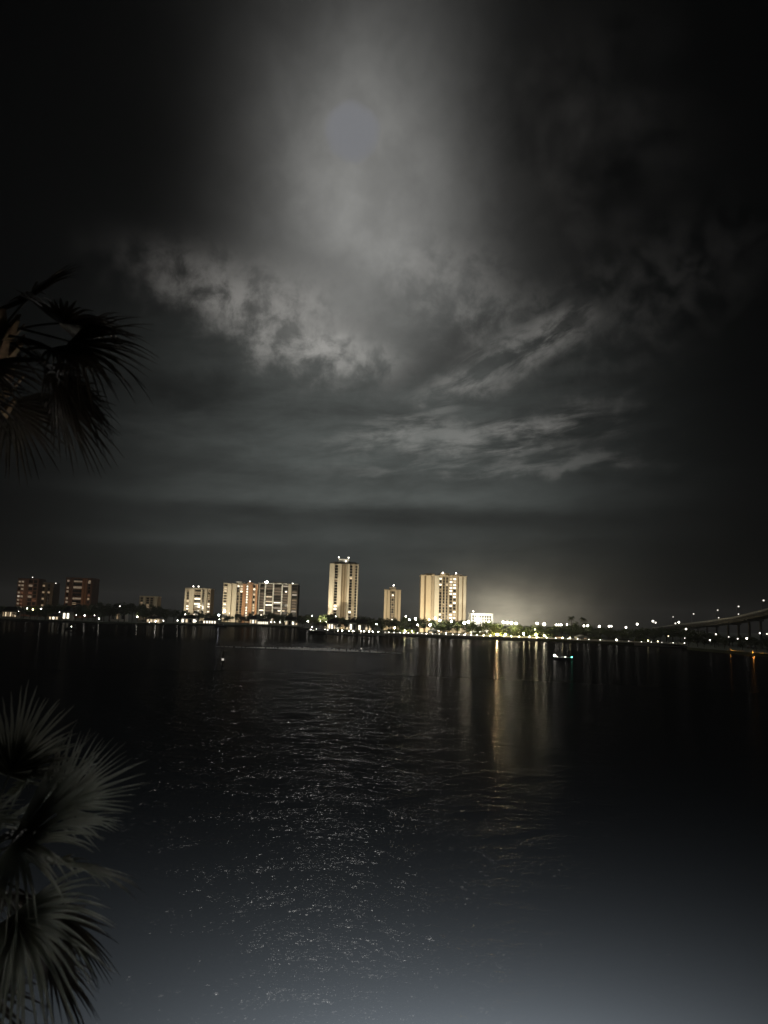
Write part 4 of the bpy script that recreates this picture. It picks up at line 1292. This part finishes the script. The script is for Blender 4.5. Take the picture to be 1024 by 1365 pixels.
# channel markers standing in the water
def marker(px, pyb, pyt, pyl, label, s_):
    b_ = W(px, pyb)
    top = P(px, pyt, b_.y).z
    zl = P(px, pyl, b_.y).z
    r = thing('channel_marker', label, 'channel marker', (b_.x, b_.y, 0))
    MB().tube([(0, 0, -2), (0.03, 0, top * .5), (0.05, 0, top)], [.24, .22, .2], 10).build('piling', M['timber'], r)
    MB().tube([(0.05, 0, top + .002), (0.05, 0, top + .22)], [.26, .05], 10).build('cap', M['darksteel'], r)
    MB().tube([(0.03, 0, zl - .24), (0.03, 0, zl + .24)], .265, 10).build('reflector', glow_mat('marker_reflector_glow', LC['w'], s_), r)  # reflective band, no lamp: its brightness is put in as emission


marker(296.5, 887, 868.5, 879, 'tall dark channel marker piling with a white reflective band, nearest in the water', 0.55)
marker(481.5, 867.5, 857, 864.5, 'channel marker piling standing beyond the boat wake', 0.5)
b_ = W(414, 866.5)
tag(MB().tube([(b_.x, b_.y, -1), (b_.x, b_.y, .9)], [.22, .16], 10).build('mooring_post', M['timber']), 'short stub of a mooring post in the boat wake', 'mooring post')

# the long wake of a boat: a low ridge of foam
rw = random.Random(3)
fm = MB()
N = 300
A, B_ = W(288, 861.8), W(535, 871.2)
dv = (B_ - A).normalized()
sv = Vector((-dv.y, dv.x, 0))
prevr = None
vs, fs = [], []
for i in range(N + 1):
    t = i / N
    mid_ = math.exp(-((t - .56) / .30) ** 2)
    h = 2.7 * max(0.0, (0.03 + .37 * mid_) * (0.55 + .6 * rw.random()) - (0.18 if rw.random() < .35 * (1 - mid_) else 0))
    c = A.lerp(B_, t) + sv * (math.sin(t * 9) * .5 + rw.uniform(-.1, .1))
    vs += [c - sv * .12 + Vector((0, 0, -.03)), c + Vector((0, 0, h))]
    if i:
        o = 2 * i
        fs += [(o - 2, o, o + 1, o - 1)]
fm.add(vs, fs)
kind(fm.build('boat_wake', M['foam']), 'stuff')


# ------------------------------------------------------------------ near palms (fan palms)
def fan_frond(rng, petiole, radius, nleaf, spread, droop, root, mat, base, direction, sag, roll=0.0):
    """one costapalmate frond as a part: an arching petiole with a fan of folded leaflets"""
    d = direction.normalized()
    upv = Vector((0, 0, 1))
    side = d.cross(upv)
    if side.length < .1:
        side = Vector((1, 0, 0))
    side.normalize()
    nrm = side.cross(d).normalized()
    pts_ = []
    for j in range(7):
        t = j / 6
        pts_.append(base + d * petiole * t + Vector((0, 0, -sag * petiole * t * t)))
    hub = pts_[-1]
    ax = (pts_[-1] - pts_[-2]).normalized()
    side = ax.cross(upv)
    side.normalize()
    side = Quaternion(ax, R(roll)) @ side
    nrm = side.cross(ax).normalized()
    pet = MB().tube(pts_, [0.022, .019, .016, .014, .013, .012, .011], 6)
    fr = pet.build('frond', M[mat], root)
    lf = MB()
    for k in range(nleaf):
        u = (k + .5) / nleaf * 2 - 1
        ang = u * spread + rng.uniform(-.03, .03)
        L = radius * (0.62 + 0.38 * math.cos(ang * .62)) * rng.uniform(.86, 1.08)
        dirl = (ax * math.cos(ang) + side * math.sin(ang) + nrm * (0.22 * abs(u) + rng.uniform(-.06, .06))).normalized()
        cross_ = (dirl.cross(nrm)).normalized()
        up_ = cross_.cross(dirl).normalized()
        start = hub + ax * (0.10 * radius * (1 - abs(u)))
        wbase = radius * spread / nleaf * .55
        dr = droop * rng.uniform(.6, 1.5)
        rows = []
        for j in range(9):
            t = j / 8
            c = start + dirl * L * t + Vector((0, 0, -dr * L * max(0, t - .25) ** 2)) + cross_ * rng.uniform(-.004, .004)
            wd = wbase * min(1, .25 + t * 3.2) * (1 - max(0, (t - .35) / .65) ** 1.1) + .0012
            rows.append((c - cross_ * wd - up_ * wd * .55, c + up_ * wd * .35, c + cross_ * wd - up_ * wd * .55))
        vs = [q for r3 in rows for q in r3]
        fs = []
        for j in range(8):
            o = j * 3
            fs += [(o, o + 1, o + 4, o + 3), (o + 1, o + 2, o + 5, o + 4)]
        lf.add(vs, fs)
    lf.build('fan_leaf', M[mat], fr)
    return fr


def fan_palm(label, base, crown, seed, special, nr, boots=True, green='frond'):
    rng = random.Random(seed)
    root = thing('fan_palm', label, 'palm tree', base)
    base = Vector(base)
    C = Vector(crown) - base
    pts_ = [C * t + Vector((C.x * (t * t - t) * .8, 0, 0)) for t in (0, .2, .4, .6, .8, .93, 1.0)]
    MB().tube(pts_, [.24, .19, .17, .165, .165, .19, .12], 16).build('trunk', M['palmtrunk'], root, None, True)
    if boots:
        for k in range(34):
            a = k * 2.4
            z = -1.15 + k * .035
            p = C + Vector((math.cos(a) * .14, math.sin(a) * .14, z))
            o = Vector((math.cos(a), math.sin(a), 0))
            s_ = Vector((-math.sin(a), math.cos(a), 0))
            L = rng.uniform(.16, .30)
            q = p + o * L * .65 + Vector((0, 0, L))
            n_ = Vector((0, 0, 1)).cross(s_) * .02
            MB().loft([[p - s_ * .07, p + s_ * .07, p + s_ * .07 + o * .03, p - s_ * .07 + o * .03], [q - s_ * .025, q + s_ * .025, q + s_ * .025 + o * .015, q - s_ * .025 + o * .015]]).build('leaf_base', M['boot'], root)
    for (hub, tipd, petl, rad, nl, spr, drp, sag, mat) in special:
        h = Vector(hub) - base
        dirv = Vector(tipd).normalized()
        st = C
        # petiole from the crown to the hub, then the fan along its own axis
        fr_dir = (h - st)
        fan_frond(rng, fr_dir.length, rad, nl, spr, drp, root, mat, st, fr_dir, sag, petl)
    for k in range(nr):
        a = k * 2.399 + rng.uniform(-.2, .2)
        el = rng.uniform(-.5, 1.25) if k % 2 else rng.uniform(-.9, -.1)
        d = Vector((math.cos(a) * math.cos(el), math.sin(a) * math.cos(el), math.sin(el)))
        fan_frond(rng, rng.uniform(.75, 1.0), rng.uniform(.75, .95), 34, 1.9, .35, root, green if el > -.25 else 'fronddryshade', C + Vector((0, 0, -.15)), d, .18, rng.uniform(-30, 30))
    return root


DP = 9.0
# upper palm: its crown is at the left edge, above eye level
cr1 = P(0, 432, DP)
hubA = P(92, 452, DP - .15)
hubB = P(66, 476, DP + .3)
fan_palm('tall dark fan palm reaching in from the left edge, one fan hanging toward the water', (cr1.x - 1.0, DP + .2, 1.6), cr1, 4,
         [(hubA, (1, 0, -.5), 62, 1.05, 40, 1.25, .50, .03, 'fronddryshade'), (hubB, (.6, .2, -1), 40, .95, 36, 1.4, .7, .18, 'fronddryshade')], 15, True, 'fronddryshade')
# lower palm: its crown is below eye level at the bottom left
cr2 = P(-28, 1140, DP - .6)
sp2 = [(P(12, 1030, DP - .5), None, 55, .98, 36, 1.5, .18, .04, 'frondlit'), (P(12, 1128, DP - 1.0), None, 50, 1.55, 44, 1.5, .30, .02, 'frondlit'), (P(70, 1080, DP - .4), None, 45, .95, 34, 1.2, .12, .0, 'frondlit'), (P(20, 1200, DP - 1.3), None, 40, 1.15, 38, 1.5, .5, .12, 'frondlit')]
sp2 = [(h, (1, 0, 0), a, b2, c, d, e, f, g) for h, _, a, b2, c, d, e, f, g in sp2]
fan_palm('lower fan palm at the bottom left with grey green fans spread over the water', (cr2.x - .5, DP - .4, 1.6), cr2, 9, sp2, 16, False, 'frondlit')

# unseen flood lamp, added to brighten the water at the foot of the view
nl = thing('added_floodlight', 'unseen flood lamp added on the near sea wall', 'flood lamp', (3.0, 12.6, 1.8))
MB().tube([(0, 0, 0), (0, 0, 3.2)], [.09, .06], 10).build('mast', M['steel'], nl)
MB().box(-.22, .22, -.12, .2, 3.2, 3.42).build('hood', M['darksteel'], nl)
l = bpy.data.lights.new('added_flood_lamp', 'SPOT')
l.energy = 112000
l.spot_size = R(162)
l.spot_blend = 0.9
l.shadow_soft_size = 0.25
l.color = (1.0, 1.0, 1.0)
o = bpy.data.objects.new('added_flood_lamp', l)
col.objects.link(o)
o.parent = nl
o.location = (0, 0.3, 3.1)
o.rotation_euler = (Vector((0.0, 1, -1.35))).to_track_quat('-Z', 'Y').to_euler()
NEAR = l

# night air over the lagoon
hz = bpy.data.materials.new('night_haze')
hz.use_nodes = True
hz.node_tree.nodes.clear()
pvn = hz.node_tree.nodes.new('ShaderNodeVolumePrincipled')
pvn.inputs['Color'].default_value = (0.95, 0.95, 0.95, 1)
pvn.inputs['Density'].default_value = 0.00007
pvn.inputs['Anisotropy'].default_value = 0.6
hzo = hz.node_tree.nodes.new('ShaderNodeOutputMaterial')
hz.node_tree.links.new(pvn.outputs[0], hzo.inputs['Volume'])
kind(MB().box(-2600, 2600, -70, 3100, -3, 85).build('haze', hz), 'stuff')

# ------------------------------------------------------------------ render settings
sc.render.engine = 'CYCLES'
sc.cycles.use_adaptive_sampling = False
sc.cycles.use_denoising = True
sc.cycles.max_bounces = 5
sc.cycles.sample_clamp_indirect = 4.0
sc.cycles.filter_width = 1.5
sc.view_settings.view_transform = 'Standard'
sc.view_settings.look = 'None'
sc.view_settings.exposure = 0.0
sc.view_settings.gamma = 1.0
